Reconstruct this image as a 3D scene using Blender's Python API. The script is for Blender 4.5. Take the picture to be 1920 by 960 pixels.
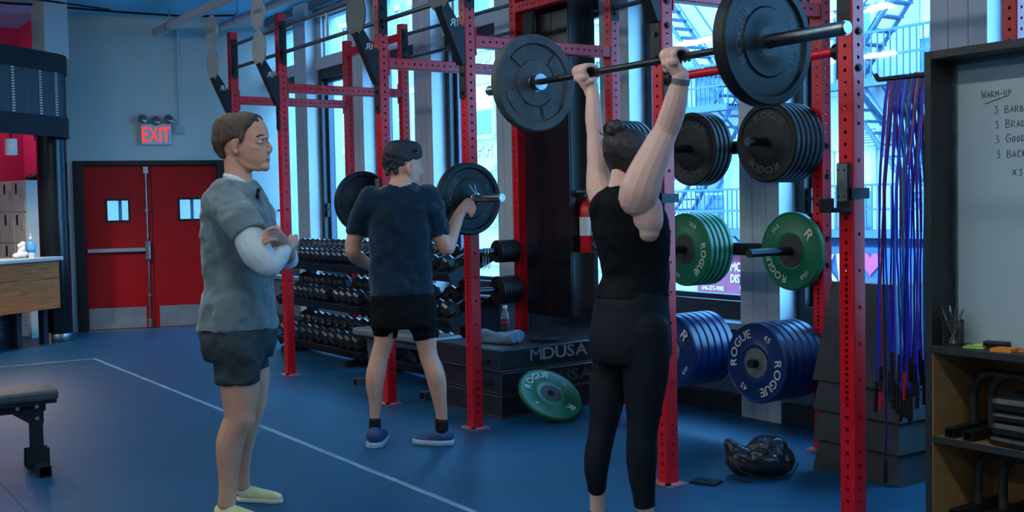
import bpy, bmesh, math, random
from mathutils import Vector, Matrix
random.seed(7)
S = bpy.context.scene
C = S.collection
for o in list(bpy.data.objects):
    bpy.data.objects.remove(o)
PI = math.pi

# ---------------------------------------------------------------- camera
cam = bpy.data.objects.new('camera', bpy.data.cameras.new('camera'))
C.objects.link(cam)
cam.data.sensor_width = 36.0
cam.data.lens = 38.909
cam.data.clip_start = 0.05
cam.data.clip_end = 300
YAW, PITCH, ROLL = 0.5988, 0.0451, -0.0200
_d = Vector((-math.cos(YAW)*math.cos(PITCH), math.sin(YAW)*math.cos(PITCH), -math.sin(PITCH)))
_r = Vector((math.sin(YAW), math.cos(YAW), 0))
_u = _r.cross(_d)
_r2 = math.cos(ROLL)*_r + math.sin(ROLL)*_u
_u2 = -math.sin(ROLL)*_r + math.cos(ROLL)*_u
cam.matrix_world = Matrix(((_r2.x, _u2.x, -_d.x, 0), (_r2.y, _u2.y, -_d.y, 0), (_r2.z, _u2.z, -_d.z, 1.4234), (0, 0, 0, 1)))
S.camera = cam

# ---------------------------------------------------------------- sky, exposure
world = bpy.data.worlds.new('sky')
S.world = world
world.use_nodes = True
bg = world.node_tree.nodes['Background']
bg.inputs[0].default_value = (0.17, 0.52, 1.0, 1)
bg.inputs[1].default_value = 21.0
vs = S.view_settings
vs.view_transform = 'Standard'
vs.look = 'None'
vs.gamma = 1.0
vs.use_curve_mapping = False
vs.exposure = 0.0
TUBE_POWER = 37.0        # ceiling tube lamps, emission strength

# ---------------------------------------------------------------- helpers
def lin(r, g, b):
    f = lambda c: c/12.92 if c <= 0.04045 else ((c+0.055)/1.055)**2.4
    return (f(r/255), f(g/255), f(b/255), 1)

MATS = {}
def mat(name, col, rough=0.5, metal=0.0, noise=0.0, scale=20.0, bump=0.0, bscale=60.0, spec=0.5, emit=None, emit_s=1.0, stretch=(1, 1, 1), col2=None, coat=0.0, sheen=0.0, bstretch=None, sss=0.0):
    if name in MATS:
        return MATS[name]
    m = bpy.data.materials.new(name)
    m.use_nodes = True
    nt = m.node_tree
    b = nt.nodes['Principled BSDF']
    col = col if len(col) == 4 else tuple(col)+(1,)
    b.inputs['Base Color'].default_value = col
    b.inputs['Roughness'].default_value = rough
    b.inputs['Metallic'].default_value = metal
    b.inputs['Specular IOR Level'].default_value = spec
    b.inputs['Coat Weight'].default_value = coat
    b.inputs['Sheen Weight'].default_value = sheen
    if sss:
        b.inputs['Subsurface Weight'].default_value = sss
        b.inputs['Subsurface Radius'].default_value = (0.012, 0.005, 0.003)
        b.inputs['Subsurface Scale'].default_value = 1.0
    tc = nt.nodes.new('ShaderNodeTexCoord')
    def noise_node(sc, st):
        mp = nt.nodes.new('ShaderNodeMapping')
        mp.inputs['Scale'].default_value = st
        nt.links.new(tc.outputs['Object'], mp.inputs['Vector'])
        n = nt.nodes.new('ShaderNodeTexNoise')
        n.inputs['Scale'].default_value = sc
        n.inputs['Detail'].default_value = 5
        n.inputs['Roughness'].default_value = 0.62
        nt.links.new(mp.outputs[0], n.inputs['Vector'])
        return n
    if noise or col2:
        n = noise_node(scale, stretch)
        ramp = nt.nodes.new('ShaderNodeValToRGB')
        ramp.color_ramp.elements[0].position = 0.3
        ramp.color_ramp.elements[1].position = 0.7
        c2 = col2 if col2 else tuple(min(1, c*(1+noise)) for c in col[:3])+(1,)
        c1 = col if col2 else tuple(c*(1-noise) for c in col[:3])+(1,)
        ramp.color_ramp.elements[0].color = c1 if len(c1) == 4 else tuple(c1)+(1,)
        ramp.color_ramp.elements[1].color = c2 if len(c2) == 4 else tuple(c2)+(1,)
        nt.links.new(n.outputs['Fac'], ramp.inputs[0])
        nt.links.new(ramp.outputs[0], b.inputs['Base Color'])
    if bump:
        n2 = noise_node(bscale, bstretch or stretch)
        bp = nt.nodes.new('ShaderNodeBump')
        bp.inputs['Strength'].default_value = bump
        bp.inputs['Distance'].default_value = 0.01
        nt.links.new(n2.outputs['Fac'], bp.inputs['Height'])
        nt.links.new(bp.outputs[0], b.inputs['Normal'])
    if emit:
        b.inputs['Emission Color'].default_value = emit if len(emit) == 4 else tuple(emit)+(1,)
        b.inputs['Emission Strength'].default_value = emit_s
    MATS[name] = m
    return m

def pane_mat(name, tint, gloss=0.9):
    """Flat window glass: lets light straight through, mirrors at grazing angles."""
    m = bpy.data.materials.new(name)
    m.use_nodes = True
    nt = m.node_tree
    nt.nodes.clear()
    out = nt.nodes.new('ShaderNodeOutputMaterial')
    mix = nt.nodes.new('ShaderNodeMixShader')
    tr = nt.nodes.new('ShaderNodeBsdfTransparent')
    tr.inputs[0].default_value = tint+(1,)
    gl = nt.nodes.new('ShaderNodeBsdfGlossy')
    gl.inputs['Roughness'].default_value = 0.03
    gl.inputs['Color'].default_value = (gloss, gloss, gloss, 1)
    lw = nt.nodes.new('ShaderNodeLayerWeight')
    lw.inputs[0].default_value = 0.5
    pw = nt.nodes.new('ShaderNodeMath'); pw.operation = 'POWER'; pw.inputs[1].default_value = 5.0
    ma = nt.nodes.new('ShaderNodeMath'); ma.operation = 'MULTIPLY_ADD'; ma.inputs[1].default_value = 0.7; ma.inputs[2].default_value = 0.03
    nt.links.new(lw.outputs['Facing'], pw.inputs[0])
    nt.links.new(pw.outputs[0], ma.inputs[0])
    nt.links.new(ma.outputs[0], mix.inputs[0])
    nt.links.new(tr.outputs[0], mix.inputs[1])
    nt.links.new(gl.outputs[0], mix.inputs[2])
    nt.links.new(mix.outputs[0], out.inputs[0])
    return m

class MB:
    """collects shapes into one mesh"""
    def __init__(s):
        s.v = []; s.f = []; s.mi = []
    def add(s, vs_, fs_, mi=0, M=None):
        b = len(s.v)
        for q in vs_:
            q = Vector(q)
            if M is not None:
                q = M @ q
            s.v.append(tuple(q))
        for f in fs_:
            s.f.append(tuple(i+b for i in f)); s.mi.append(mi)
        return s
    def box(s, x0, x1, y0, y1, z0, z1, mi=0, M=None):
        vs_ = [(x0,y0,z0),(x1,y0,z0),(x1,y1,z0),(x0,y1,z0),(x0,y0,z1),(x1,y0,z1),(x1,y1,z1),(x0,y1,z1)]
        return s.add(vs_, [(3,2,1,0),(4,5,6,7),(0,1,5,4),(1,2,6,5),(2,3,7,6),(3,0,4,7)], mi, M)
    def cbox(s, c, d, mi=0, M=None):
        return s.box(c[0]-d[0]/2, c[0]+d[0]/2, c[1]-d[1]/2, c[1]+d[1]/2, c[2]-d[2]/2, c[2]+d[2]/2, mi, M)
    def cyl(s, p0, p1, r0, r1=None, n=16, caps=True, mi=0, M=None):
        p0 = Vector(p0); p1 = Vector(p1); r1 = r0 if r1 is None else r1
        t = (p1-p0).normalized()
        a = t.orthogonal().normalized(); b = t.cross(a)
        vs_ = []
        for p, r in ((p0, r0), (p1, r1)):
            for k in range(n):
                an = 2*PI*k/n
                vs_.append(p+(a*math.cos(an)+b*math.sin(an))*r)
        fs_ = [(k, (k+1) % n, n+(k+1) % n, n+k) for k in range(n)]
        if caps:
            fs_ += [tuple(range(n-1, -1, -1)), tuple(range(n, 2*n))]
        return s.add(vs_, fs_, mi, M)
    def tube(s, pts, r, n=8, mi=0, M=None, closed=False):
        P = [Vector(p) for p in pts]
        rs = r if isinstance(r, (list, tuple)) else [r]*len(P)
        vs_ = []; fs_ = []; prev = None; N = len(P)
        for i, p in enumerate(P):
            if closed:
                t = (P[(i+1) % N]-P[i-1]).normalized()
            else:
                t = (P[min(i+1, N-1)]-P[max(i-1, 0)]).normalized()
            if prev is None:
                a = t.orthogonal().normalized()
            else:
                a = prev-t*prev.dot(t)
                a = a.normalized() if a.length > 1e-6 else t.orthogonal().normalized()
            prev = a; b = t.cross(a)
            for k in range(n):
                an = 2*PI*k/n
                vs_.append(p+(a*math.cos(an)+b*math.sin(an))*rs[i])
        for i in range(N if closed else N-1):
            j = (i+1) % N
            for k in range(n):
                fs_.append((i*n+k, i*n+(k+1) % n, j*n+(k+1) % n, j*n+k))
        if not closed:
            fs_ += [tuple(range(n-1, -1, -1)), tuple(range((N-1)*n, N*n))]
        return s.add(vs_, fs_, mi, M)
    def lathe(s, prof, n=40, mi=0, M=None):
        vs_ = []; fs_ = []; idx = []
        for r, z in prof:
            if r < 1e-6:
                idx.append([len(vs_)]*n); vs_.append((0, 0, z))
            else:
                idx.append(list(range(len(vs_), len(vs_)+n)))
                for k in range(n):
                    an = 2*PI*k/n
                    vs_.append((r*math.cos(an), r*math.sin(an), z))
        for i in range(len(prof)-1):
            for k in range(n):
                q = [idx[i][k], idx[i][(k+1) % n], idx[i+1][(k+1) % n], idx[i+1][k]]
                u = []
                for w in q:
                    if w not in u:
                        u.append(w)
                if len(u) > 2:
                    fs_.append(tuple(u))
        return s.add(vs_, fs_, mi, M)
    def prism(s, poly, h, mi=0, M=None):
        n = len(poly)
        vs_ = [(x, y, 0) for x, y in poly]+[(x, y, h) for x, y in poly]
        fs_ = [tuple(range(n-1, -1, -1)), tuple(range(n, 2*n))]+[(k, (k+1) % n, n+(k+1) % n, n+k) for k in range(n)]
        return s.add(vs_, fs_, mi, M)
    def mesh(s, name, mats, smooth=False):
        me = bpy.data.meshes.new(name)
        me.from_pydata(s.v, [], s.f)
        for m in (mats if isinstance(mats, (list, tuple)) else [mats]):
            me.materials.append(m)
        if any(s.mi):
            me.polygons.foreach_set('material_index', s.mi)
        if smooth:
            me.polygons.foreach_set('use_smooth', [True]*len(me.polygons))
            me.set_sharp_from_angle(angle=math.radians(38))
        me.update()
        return me
    def build(s, name, mats, parent=None, smooth=False, bevel=0, loc=None, rot=None):
        return link(name, s.mesh(name, mats, smooth), parent, bevel, loc, rot)

def link(name, me, parent=None, bevel=0, loc=None, rot=None):
    o = bpy.data.objects.new(name, me)
    C.objects.link(o)
    if parent is not None:
        o.parent = parent
    if loc is not None:
        o.location = loc
    if rot is not None:
        o.rotation_euler = rot
    if bevel:
        b = o.modifiers.new('bevel', 'BEVEL')
        b.width = bevel; b.segments = 2; b.limit_method = 'ANGLE'
    return o

def tag(o, label, cat, group=None, kind=None):
    o['label'] = label
    o['category'] = cat
    if group:
        o['group'] = group
    if kind:
        o['kind'] = kind
    return o

def structure(o, label=None):
    o['kind'] = 'structure'
    if label:
        o['label'] = label
    return o

def thing(name, label, cat, loc=(0, 0, 0), rot=(0, 0, 0), group=None):
    o = bpy.data.objects.new(name, None)
    o.empty_display_size = 0.1
    C.objects.link(o)
    o.location = loc
    o.rotation_euler = rot
    return tag(o, label, cat, group)

def copy_tree(o, parent=None):
    c = o.copy()
    C.objects.link(c)
    c.parent = parent
    for ch in o.children:
        copy_tree(ch, c)
    return c

def T(x, y, z):
    return Matrix.Translation((x, y, z))
def RZ(a):
    return Matrix.Rotation(a, 4, 'Z')
def RX(a):
    return Matrix.Rotation(a, 4, 'X')
def RY(a):
    return Matrix.Rotation(a, 4, 'Y')
ROT_PEG = (PI/2, 0, 0)                                        # local z -> -Y
ROT_BAR = Matrix(((0, 0, 1), (1, 0, 0), (0, 1, 0))).to_euler()   # local z -> +X, local y -> up

# ---- lettering from the built-in font
GLYPH = {}
def load_glyphs(chars):
    obs = []
    for ch in chars:
        cu = bpy.data.curves.new('g', 'FONT')
        cu.body = ch; cu.size = 1.0; cu.offset = 0.018 if ch not in 'MNX' else 0.0; cu.resolution_u = 3
        ob = bpy.data.objects.new('g', cu)
        C.objects.link(ob); obs.append((ch, ob))
    bpy.context.view_layer.update()
    dg = bpy.context.evaluated_depsgraph_get()
    for ch, ob in obs:
        me = ob.evaluated_get(dg).to_mesh()
        vs_ = [tuple(v.co) for v in me.vertices]
        fs_ = [tuple(p.vertices) for p in me.polygons]
        if vs_:
            x0 = min(v[0] for v in vs_); x1 = max(v[0] for v in vs_)
        else:
            x0, x1 = 0, 0.35
        GLYPH[ch] = ([(v[0]-x0, v[1], 0) for v in vs_], fs_, max(x1-x0, 0.05))
        ob.evaluated_get(dg).to_mesh_clear()
    for ch, ob in obs:
        cu = ob.data
        bpy.data.objects.remove(ob); bpy.data.curves.remove(cu)
load_glyphs('ROGUEXITMDSANLBCK0123456789#-FP ')

def text_width(t, h, sx=1.0, gap=0.09):
    return sum((0.4 if ch == ' ' else GLYPH[ch][2])*sx+gap for ch in t)*h/0.7-gap*h/0.7
def flat_text(mb, t, h, M, sx=1.0, gap=0.09, center=True):
    """text in the local xy plane, cap height h"""
    k = h/0.7
    x = -text_width(t, h, sx, gap)/2 if center else 0
    for ch in t:
        if ch == ' ':
            x += (0.4*sx+gap)*k; continue
        vs_, fs_, w = GLYPH[ch]
        mb.add([(x+v[0]*k*sx, v[1]*k, 0) for v in vs_], fs_, 0, M)
        x += (w*sx+gap)*k
def arc_text(mb, t, h, radius, mid_deg, z, sx=1.15, gap=0.1):
    """text bent on a circle, tops outward, reading clockwise, centred on mid_deg"""
    k = h/0.7
    total = text_width(t, h, sx, gap)
    x = -total/2
    for ch in t:
        if ch == ' ':
            x += (0.4*sx+gap)*k; continue
        vs_, fs_, w = GLYPH[ch]
        pts = []
        for v in vs_:
            a = math.radians(mid_deg)-(x+v[0]*k*sx)/radius
            rr = radius-h/2+v[1]*k
            pts.append((rr*math.cos(a), rr*math.sin(a), z))
        mb.add(pts, fs_)
        x += (w*sx+gap)*k

# ---------------------------------------------------------------- materials
M_RED = mat('red_powder_coat', lin(204, 4, 24), 0.36, noise=0.12, scale=3, bump=0.05, bscale=400)
M_BLACKSTEEL = mat('black_steel', (0.009, 0.0105, 0.0125), 0.45, noise=0.2, scale=8, bump=0.04, bscale=300, spec=0.3)
M_CHROME = mat('chrome', (0.55, 0.57, 0.6), 0.22, 1.0, bump=0.02, bscale=200)
M_STEEL = mat('worn_steel', (0.28, 0.30, 0.31), 0.32, 1.0, noise=0.25, scale=12, bump=0.05, bscale=150)
M_DARKSTEEL = mat('dark_bar_steel', (0.06, 0.065, 0.07), 0.38, 1.0, noise=0.2, scale=30, bump=0.15, bscale=900)
M_BARZINC = mat('zinc_pipe', (0.16, 0.18, 0.19), 0.35, 0.9, noise=0.15, scale=10)
M_RUBBER = mat('black_rubber', (0.006, 0.0072, 0.0085), 0.52, noise=0.3, scale=9, bump=0.12, bscale=90, spec=0.32)
M_RUBBERGREY = mat('dusty_rubber', (0.055, 0.06, 0.06), 0.65, noise=0.4, scale=14, bump=0.3, bscale=120)
M_GREEN = mat('green_bumper', lin(6, 100, 62), 0.42, noise=0.1, scale=6, bump=0.03, bscale=150)
M_BLUE = mat('blue_bumper', lin(4, 38, 92), 0.34, noise=0.1, scale=6, bump=0.03, bscale=150)
M_PRINT = mat('pale_print', lin(205, 205, 195), 0.6)
M_PRINTDIM = mat('grey_relief_print', (0.05, 0.056, 0.06), 0.6)
M_PRINTDARK = mat('dark_print', (0.05, 0.06, 0.065), 0.5)
M_HUBGREY = mat('grey_hub', (0.20, 0.20, 0.17), 0.5, 0.5, noise=0.25, scale=30)
M_HUBBROWN = mat('dark_hub', (0.05, 0.042, 0.042), 0.55, 0.3, noise=0.25, scale=30)
M_WALLGREY = mat('blue_grey_paint', lin(176, 190, 186), 0.6, noise=0.05, scale=1.2, bump=0.04, bscale=60)
M_PILASTER = mat('pale_grey_paint', lin(188, 196, 198), 0.55, noise=0.07, scale=2.0, bump=0.06, bscale=40, stretch=(1, 1, 0.3))
M_FRAME = mat('dark_window_frame', (0.016, 0.02, 0.026), 0.45, noise=0.2, scale=5)
M_DOORRED = mat('door_red_paint', lin(172, 0, 6), 0.5, noise=0.06, scale=2, bump=0.02, bscale=50, spec=0.25)
M_WHITEMETAL = mat('white_enamel', (0.62, 0.63, 0.62), 0.4, noise=0.05, scale=3)
M_GLASS = pane_mat('window_glass', (0.92, 0.96, 0.98))
M_GLASSBLUE = pane_mat('street_glass', (0.55, 0.62, 0.68))
M_SKIN = mat('skin', lin(208, 150, 124), 0.5, noise=0.07, scale=14, bump=0.05, bscale=140, sss=0.08, spec=0.4)
M_SKIN2 = mat('skin_tanned', lin(208, 150, 122), 0.5, noise=0.07, scale=14, bump=0.05, bscale=140, sss=0.08, spec=0.4)
M_SKIN3 = mat('skin_pale', lin(222, 174, 154), 0.5, noise=0.05, scale=14, bump=0.04, bscale=140, sss=0.08, spec=0.4)
M_WOOD = mat('worn_timber', lin(158, 74, 26), 0.6, col2=lin(222, 128, 52), scale=3.0, stretch=(1.2, 1.2, 14), bump=0.15, bscale=9)
M_PLY = mat('plywood', lin(150, 112, 66), 0.6, noise=0.15, scale=4, stretch=(1, 1, 8), bump=0.05, bscale=30)

# ================================================================ room shell
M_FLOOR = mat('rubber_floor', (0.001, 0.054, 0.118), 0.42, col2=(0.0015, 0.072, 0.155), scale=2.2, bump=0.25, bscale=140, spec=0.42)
nt = M_FLOOR.node_tree
_b = nt.nodes['Principled BSDF']
_n = nt.nodes.new('ShaderNodeTexNoise'); _n.inputs['Scale'].default_value = 1.1; _n.inputs['Detail'].default_value = 4
_tc = nt.nodes.new('ShaderNodeTexCoord'); nt.links.new(_tc.outputs['Object'], _n.inputs['Vector'])
_mr = nt.nodes.new('ShaderNodeMapRange'); _mr.inputs['To Min'].default_value = 0.38; _mr.inputs['To Max'].default_value = 0.52
nt.links.new(_n.outputs['Fac'], _mr.inputs['Value']); nt.links.new(_mr.outputs[0], _b.inputs['Roughness'])
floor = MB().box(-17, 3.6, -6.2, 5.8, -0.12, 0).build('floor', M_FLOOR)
structure(floor, 'dark blue-grey rubber gym floor')

M_CEIL = mat('blue_grey_ceiling_paint', lin(110, 196, 226), 0.6, noise=0.08, scale=1.0, bump=0.1, bscale=14)
CEIL_Z = 3.83
structure(MB().box(-17, 3.6, -6.2, 5.8, CEIL_Z, CEIL_Z+0.12).build('ceiling', M_CEIL), 'blue-grey painted ceiling')

# ---- wall with the exit doors: turned about 17 degrees, local x runs along it towards the windows
WALL_ANG = math.atan2(0.958, 0.287)
WM = T(-13.95, 3.4, 0) @ RZ(WALL_ANG)      # local x along wall, local -y into the room
m = MB()
m.box(-0.56, -0.23, 0, 0.2, 0, CEIL_Z); m.box(1.56, 2.6, 0, 0.2, 0, CEIL_Z); m.box(-0.23, 1.56, 0, 0.2, 2.07, CEIL_Z)
m.box(-0.23, 1.56, 0.14, 0.2, 0, 2.07)
wall_back = m.build('wall_back', M_WALLGREY)
wall_back.matrix_world = WM
structure(wall_back, 'blue-grey end wall above the red exit doors')
m = MB()
m.box(-0.23, -0.115, -0.03, 0.14, 0, 2.07); m.box(1.45, 1.56, -0.03, 0.14, 0, 2.07); m.box(-0.115, 1.45, -0.03, 0.14, 2.01, 2.07)
tr1 = m.build('trim_1', M_BLACKSTEEL, bevel=0.004); tr1.matrix_world = WM
structure(tr1, 'black steel frame around the double doors')
M_KICK = mat('kick_plate_steel', (0.33, 0.34, 0.34), 0.38, 0.85, noise=0.15, scale=5, bump=0.25, bscale=70)
M_DOORPANE = pane_mat('door_vision_glass', (0.85, 0.95, 1.0))
for k, (x0, x1) in enumerate(((-0.112, 0.660), (0.672, 1.447))):
    d_ = bpy.data.objects.new('door_%d' % (k+1), None); C.objects.link(d_)
    d_.matrix_world = WM @ T(x0, 0.03, 0)
    structure(d_, ('red steel exit door with a push bar and small square window', 'red steel exit door without a push bar')[k])
    w_ = x1-x0
    wx0, wx1 = ((0.235, 0.525) if k == 0 else (0.30, 0.60))
    m = MB()
    m.box(0, wx0, 0, 0.045, 0.012, 2.005); m.box(wx1, w_, 0, 0.045, 0.012, 2.005)
    m.box(wx0, wx1, 0, 0.045, 0.012, 1.32); m.box(wx0, wx1, 0, 0.045, 1.61, 2.005)
    m.build('door_leaf', M_DOORRED, d_)
    m = MB()
    for a in ((wx0, wx1, 1.32, 1.345), (wx0, wx1, 1.585, 1.61), (wx0, wx0+0.025, 1.345, 1.585), (wx1-0.025, wx1, 1.345, 1.585)):
        m.box(a[0], a[1], -0.012, 0.05, a[2], a[3])
    m.build('window_frame', M_BLACKSTEEL, d_)
    MB().box(wx0+0.02, wx1-0.02, 0.015, 0.021, 1.34, 1.59).build('pane', M_DOORPANE, d_)
    # bright lobby seen through the small pane
    lob = MB().box(wx0-0.02, wx1+0.02, 0.095, 0.10, 1.28, 1.65).build('lobby_light', mat('lobby_daylight', (0.3, 0.6, 0.8), 0.8, emit=(0.30, 0.72, 1.0), emit_s=0.9), d_)
    lob['label'] = 'pale daylight of the lobby behind the small door window'
    for (a, b) in ((0.15, 0.19),):  # bar added to break up the flat glow of the lobby panel
        MB().box(wx0+a, wx0+b, 0.06, 0.08, 1.28, 1.65).build('added_glow_bar', mat('glow_bar_paint', lin(120, 180, 215), 0.6), d_)
    kx = (0.01, w_-0.10) if k == 0 else (0.045, w_-0.03)
    MB().box(kx[0], kx[1], -0.006, 0, 0.02, 0.275).build('kick_plate', M_KICK, d_)
    if k == 0:
        m = MB(); m.box(0.02, 0.71, -0.075, -0.035, 0.955, 1.005); m.box(0.02, 0.06, -0.04, 0, 0.955, 1.005)
        hb = m.build('push_bar', mat('brushed_steel', (0.42, 0.43, 0.44), 0.35, 0.9, noise=0.08, scale=6), d_, bevel=0.008)
        m = MB(); m.box(0.685, 0.745, -0.085, 0, 0.85, 1.085); m.build('latch_case', M_STEEL, d_, bevel=0.012)
        m = MB(); m.cyl((0.715, -0.035, 1.08), (0.715, -0.035, 1.96), 0.011, n=10); m.cyl((0.715, -0.035, 0.11), (0.715, -0.035, 0.86), 0.011, n=10)
        for z in (0.42, 1.46): m.box(0.695, 0.735, -0.05, 0, z-0.015, z+0.015)
        m.build('vertical_rod', M_STEEL, d_, smooth=True)
        m = MB(); m.box(0.685, 0.745, -0.06, 0, 1.91, 2.0); m.box(0.69, 0.74, -0.055, 0, 0.02, 0.12); m.build('rod_latch', M_STEEL, d_, bevel=0.006)
ts = MB().box(-0.112, 1.447, -0.06, 0.10, 0, 0.011).build('trim_2', M_STEEL); ts.matrix_world = WM
structure(ts, 'worn metal threshold under the red doors')

# ---- exit sign with its three lamp heads
ex = thing('exit_sign', 'illuminated EXIT sign with three emergency lamp heads above the red doors', 'sign')
ex.matrix_world = WM @ T(0.745, -0.001, 2.262)
MB().box(-0.175, 0.175, -0.055, 0, 0, 0.255).build('housing', mat('sign_white', lin(190, 196, 200), 0.45), ex, bevel=0.006)
m = MB(); flat_text(m, 'EXIT', 0.18, T(0, -0.0565, 0.036) @ RX(PI/2), sx=0.60, gap=0.05)
m.build('lettering', mat('exit_red', (0.9, 0.03, 0.02), 0.5, emit=(1.0, 0.035, 0.02), emit_s=1.15), ex)
for i, x in enumerate((-0.15, 0.0, 0.15)):
    hz = (0.315, 0.298, 0.315)[i]
    m = MB(); m.lathe([(0, 0), (0.03, 0), (0.056, 0.03), (0.06, 0.065), (0.055, 0.068)], 20, 0, T(x, -0.02, hz) @ RX(PI/2+0.1))
    h_ = m.build('lamp_head', mat('lamp_head_shell', (0.35, 0.36, 0.38), 0.4), ex, smooth=True)
    MB().lathe([(0, 0.058), (0.03, 0.06), (0.053, 0.067)], 20, 0, T(x, -0.02, hz) @ RX(PI/2+0.1)).build('lens', mat('lamp_lens', (0.12, 0.14, 0.18), 0.12, 0.4), h_, smooth=True)
    MB().cyl((x, -0.03, 0.25), (x, -0.03, hz-0.03), 0.012).build('lamp_neck', M_STEEL, ex)
jb = thing('junction_box', 'small pale electrical box and conduit beside the exit sign', 'electrical box')
jb.matrix_world = WM @ T(1.03, -0.001, 2.40)
MB().box(-0.05, 0.05, -0.05, 0, 0, 0.1).build('box', mat('box_grey', lin(150, 165, 172), 0.5), jb, bevel=0.008)
MB().cyl((0, -0.018, 0.1), (0.0, -0.018, CEIL_Z-2.42), 0.011, n=10).build('conduit', M_WALLGREY, jb, smooth=True)

# ---- ceiling pipes near the exit wall
M_PIPE = mat('painted_pipe', lin(165, 178, 185), 0.45, noise=0.06, scale=3)
def pipe(x0, x1, y, z, r, label):
    t = thing('ceiling_pipe', label, 'pipe', (x0, y, z))
    L = x1-x0
    MB().cyl((0, 0, 0), (L, 0, 0), r, n=20).build('pipe_run', M_PIPE, t, smooth=True)
    for f in (0.12, 0.55):
        MB().cyl((L*f, 0, 0), (L*f+0.10, 0, 0), r*1.25, n=20).build('coupling', M_PIPE, t, smooth=True)
    for f in (0.05, 0.3, 0.6):
        m = MB(); m.cyl((L*f, 0, r), (L*f, 0, CEIL_Z-z), 0.008, n=8); m.cyl((L*f-0.015, 0, 0), (L*f+0.015, 0, 0), r*1.12, n=20); m.build('hanger', M_STEEL, t)
pipe(-13.62, -3.0, 4.12, 3.62, 0.055, 'white painted sprinkler pipe hung below the ceiling beside the exit wall')
pipe(-12.7, -3.0, 4.62, 3.60, 0.05, 'thinner white ceiling pipe running nearest the windows')
cb = MB().tube([(-13.6, 1.2, 3.80), (-13.2, 2.6, 3.76), (-13.45, 3.6, 3.80), (-13.2, 4.4, 3.77), (-12.9, 5.2, 3.81)], 0.014, 6)
cb.tube([(-12.2, 1.4, 3.80), (-12.9, 2.6, 3.77), (-13.3, 3.5, 3.79)], 0.012, 6)
tag(cb.build('ceiling_cable', M_BLACKSTEEL, smooth=True), 'black cable looped along the ceiling above the exit doors', 'cable')

# ---- window wall
Y_WALL = 5.35
PIL = [-13.61+1.4345*k for k in range(0, 12)]
m = MB()
m.box(-14.0, 3.4, 5.42, 5.75, 0, 0.60); m.box(-14.0, 3.4, 5.40, 5.75, 3.74, CEIL_Z)
ww = m.build('wall_window', mat('lower_wall_paint', lin(96, 112, 124), 0.6, noise=0.08, scale=2)); structure(ww, 'low blue-grey wall under the row of tall windows')
structure(MB().box(-14.0, 3.4, 5.36, 5.42, 0, 0.13).build('baseboard_window', M_FRAME, bevel=0.006), 'dark baseboard under the windows')
sl = MB().box(-14.0, 3.4, 5.33, 5.54, 0.575, 0.62).build('trim_3', mat('sill_paint', lin(120, 138, 150), 0.5), bevel=0.006); structure(sl, 'pale window sill running along the wall')
for i, c in enumerate(PIL):
    p_ = bpy.data.objects.new('trim_%d' % (4+i), None); C.objects.link(p_); p_.location = (c, Y_WALL, 0); structure(p_, 'pale grey panelled pilaster between two tall windows')
    MB().box(-0.17, 0.17, 0.012, 0.40, 0, CEIL_Z).build('core', M_PILASTER, p_)
    for (a, b) in ((-0.17, -0.062), (-0.058, 0.058), (0.062, 0.17)):
        MB().box(a, b, 0, 0.012, 0, 3.8).build('board', M_PILASTER, p_)
for i in range(len(PIL)-1):
    xa, xb = PIL[i]+0.17, PIL[i+1]-0.17
    W_ = xb-xa
    wn = bpy.data.objects.new('window_%d' % (i+1), None); C.objects.link(wn); wn.location = (xa, 5.5, 0.62)
    structure(wn, 'tall dark framed window with a clerestory pane above')
    m = MB()
    m.box(0, 0.075, 0, 0.16, 0, 2.43); m.box(W_-0.075, W_, 0, 0.16, 0, 2.43); m.box(0.075, W_-0.075, 0, 0.16, 0, 0.125); m.box(0.075, W_-0.075, 0, 0.16, 2.32, 2.43)
    m.build('frame', M_FRAME, wn, bevel=0.005)
    m = MB()
    for a in ((0.075, 0.125, 0.125, 2.32), (W_-0.125, W_-0.075, 0.125, 2.32), (0.125, W_-0.125, 0.125, 0.16), (0.125, W_-0.125, 2.28, 2.32)):
        m.box(a[0], a[1], 0.06, 0.12, a[2], a[3])
    m.build('sash', mat('blue_black_sash', lin(40, 62, 84), 0.4), wn, bevel=0.004)
    MB().box(0.12, W_-0.12, 0.085, 0.091, 0.15, 2.29).build('pane', M_GLASS, wn)
    m = MB(); m.box(0.085, 0.115, 0.02, 0.06, 0.72, 0.88); m.box(0.09, 0.20, 0.0, 0.022, 0.80, 0.82); m.build('casement_handle', M_BLACKSTEEL, wn)
    m = MB()
    m.box(0, W_, -0.03, 0.2, 2.43, 2.56); m.box(0, W_, -0.01, 0.2, 3.04, 3.12)
    m.box(0, 0.12, -0.01, 0.18, 2.56, 3.04); m.box(W_-0.12, W_, -0.01, 0.18, 2.56, 3.04)
    m.build('transom_frame', M_PILASTER, wn, bevel=0.005)
    m = MB()
    m.box(0.12, W_-0.12, 0.03, 0.12, 2.56, 2.585); m.box(0.12, W_-0.12, 0.03, 0.12, 3.015, 3.04)
    m.box(0.12, 0.145, 0.03, 0.12, 2.585, 3.015); m.box(W_-0.145, W_-0.12, 0.03, 0.12, 2.585, 3.015)
    m.build('transom_sash', mat('pale_sash', lin(160, 170, 174), 0.5), wn)
    MB().box(0.14, W_-0.14, 0.085, 0.091, 2.58, 3.02).build('transom_pane', M_GLASS, wn)

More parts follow.
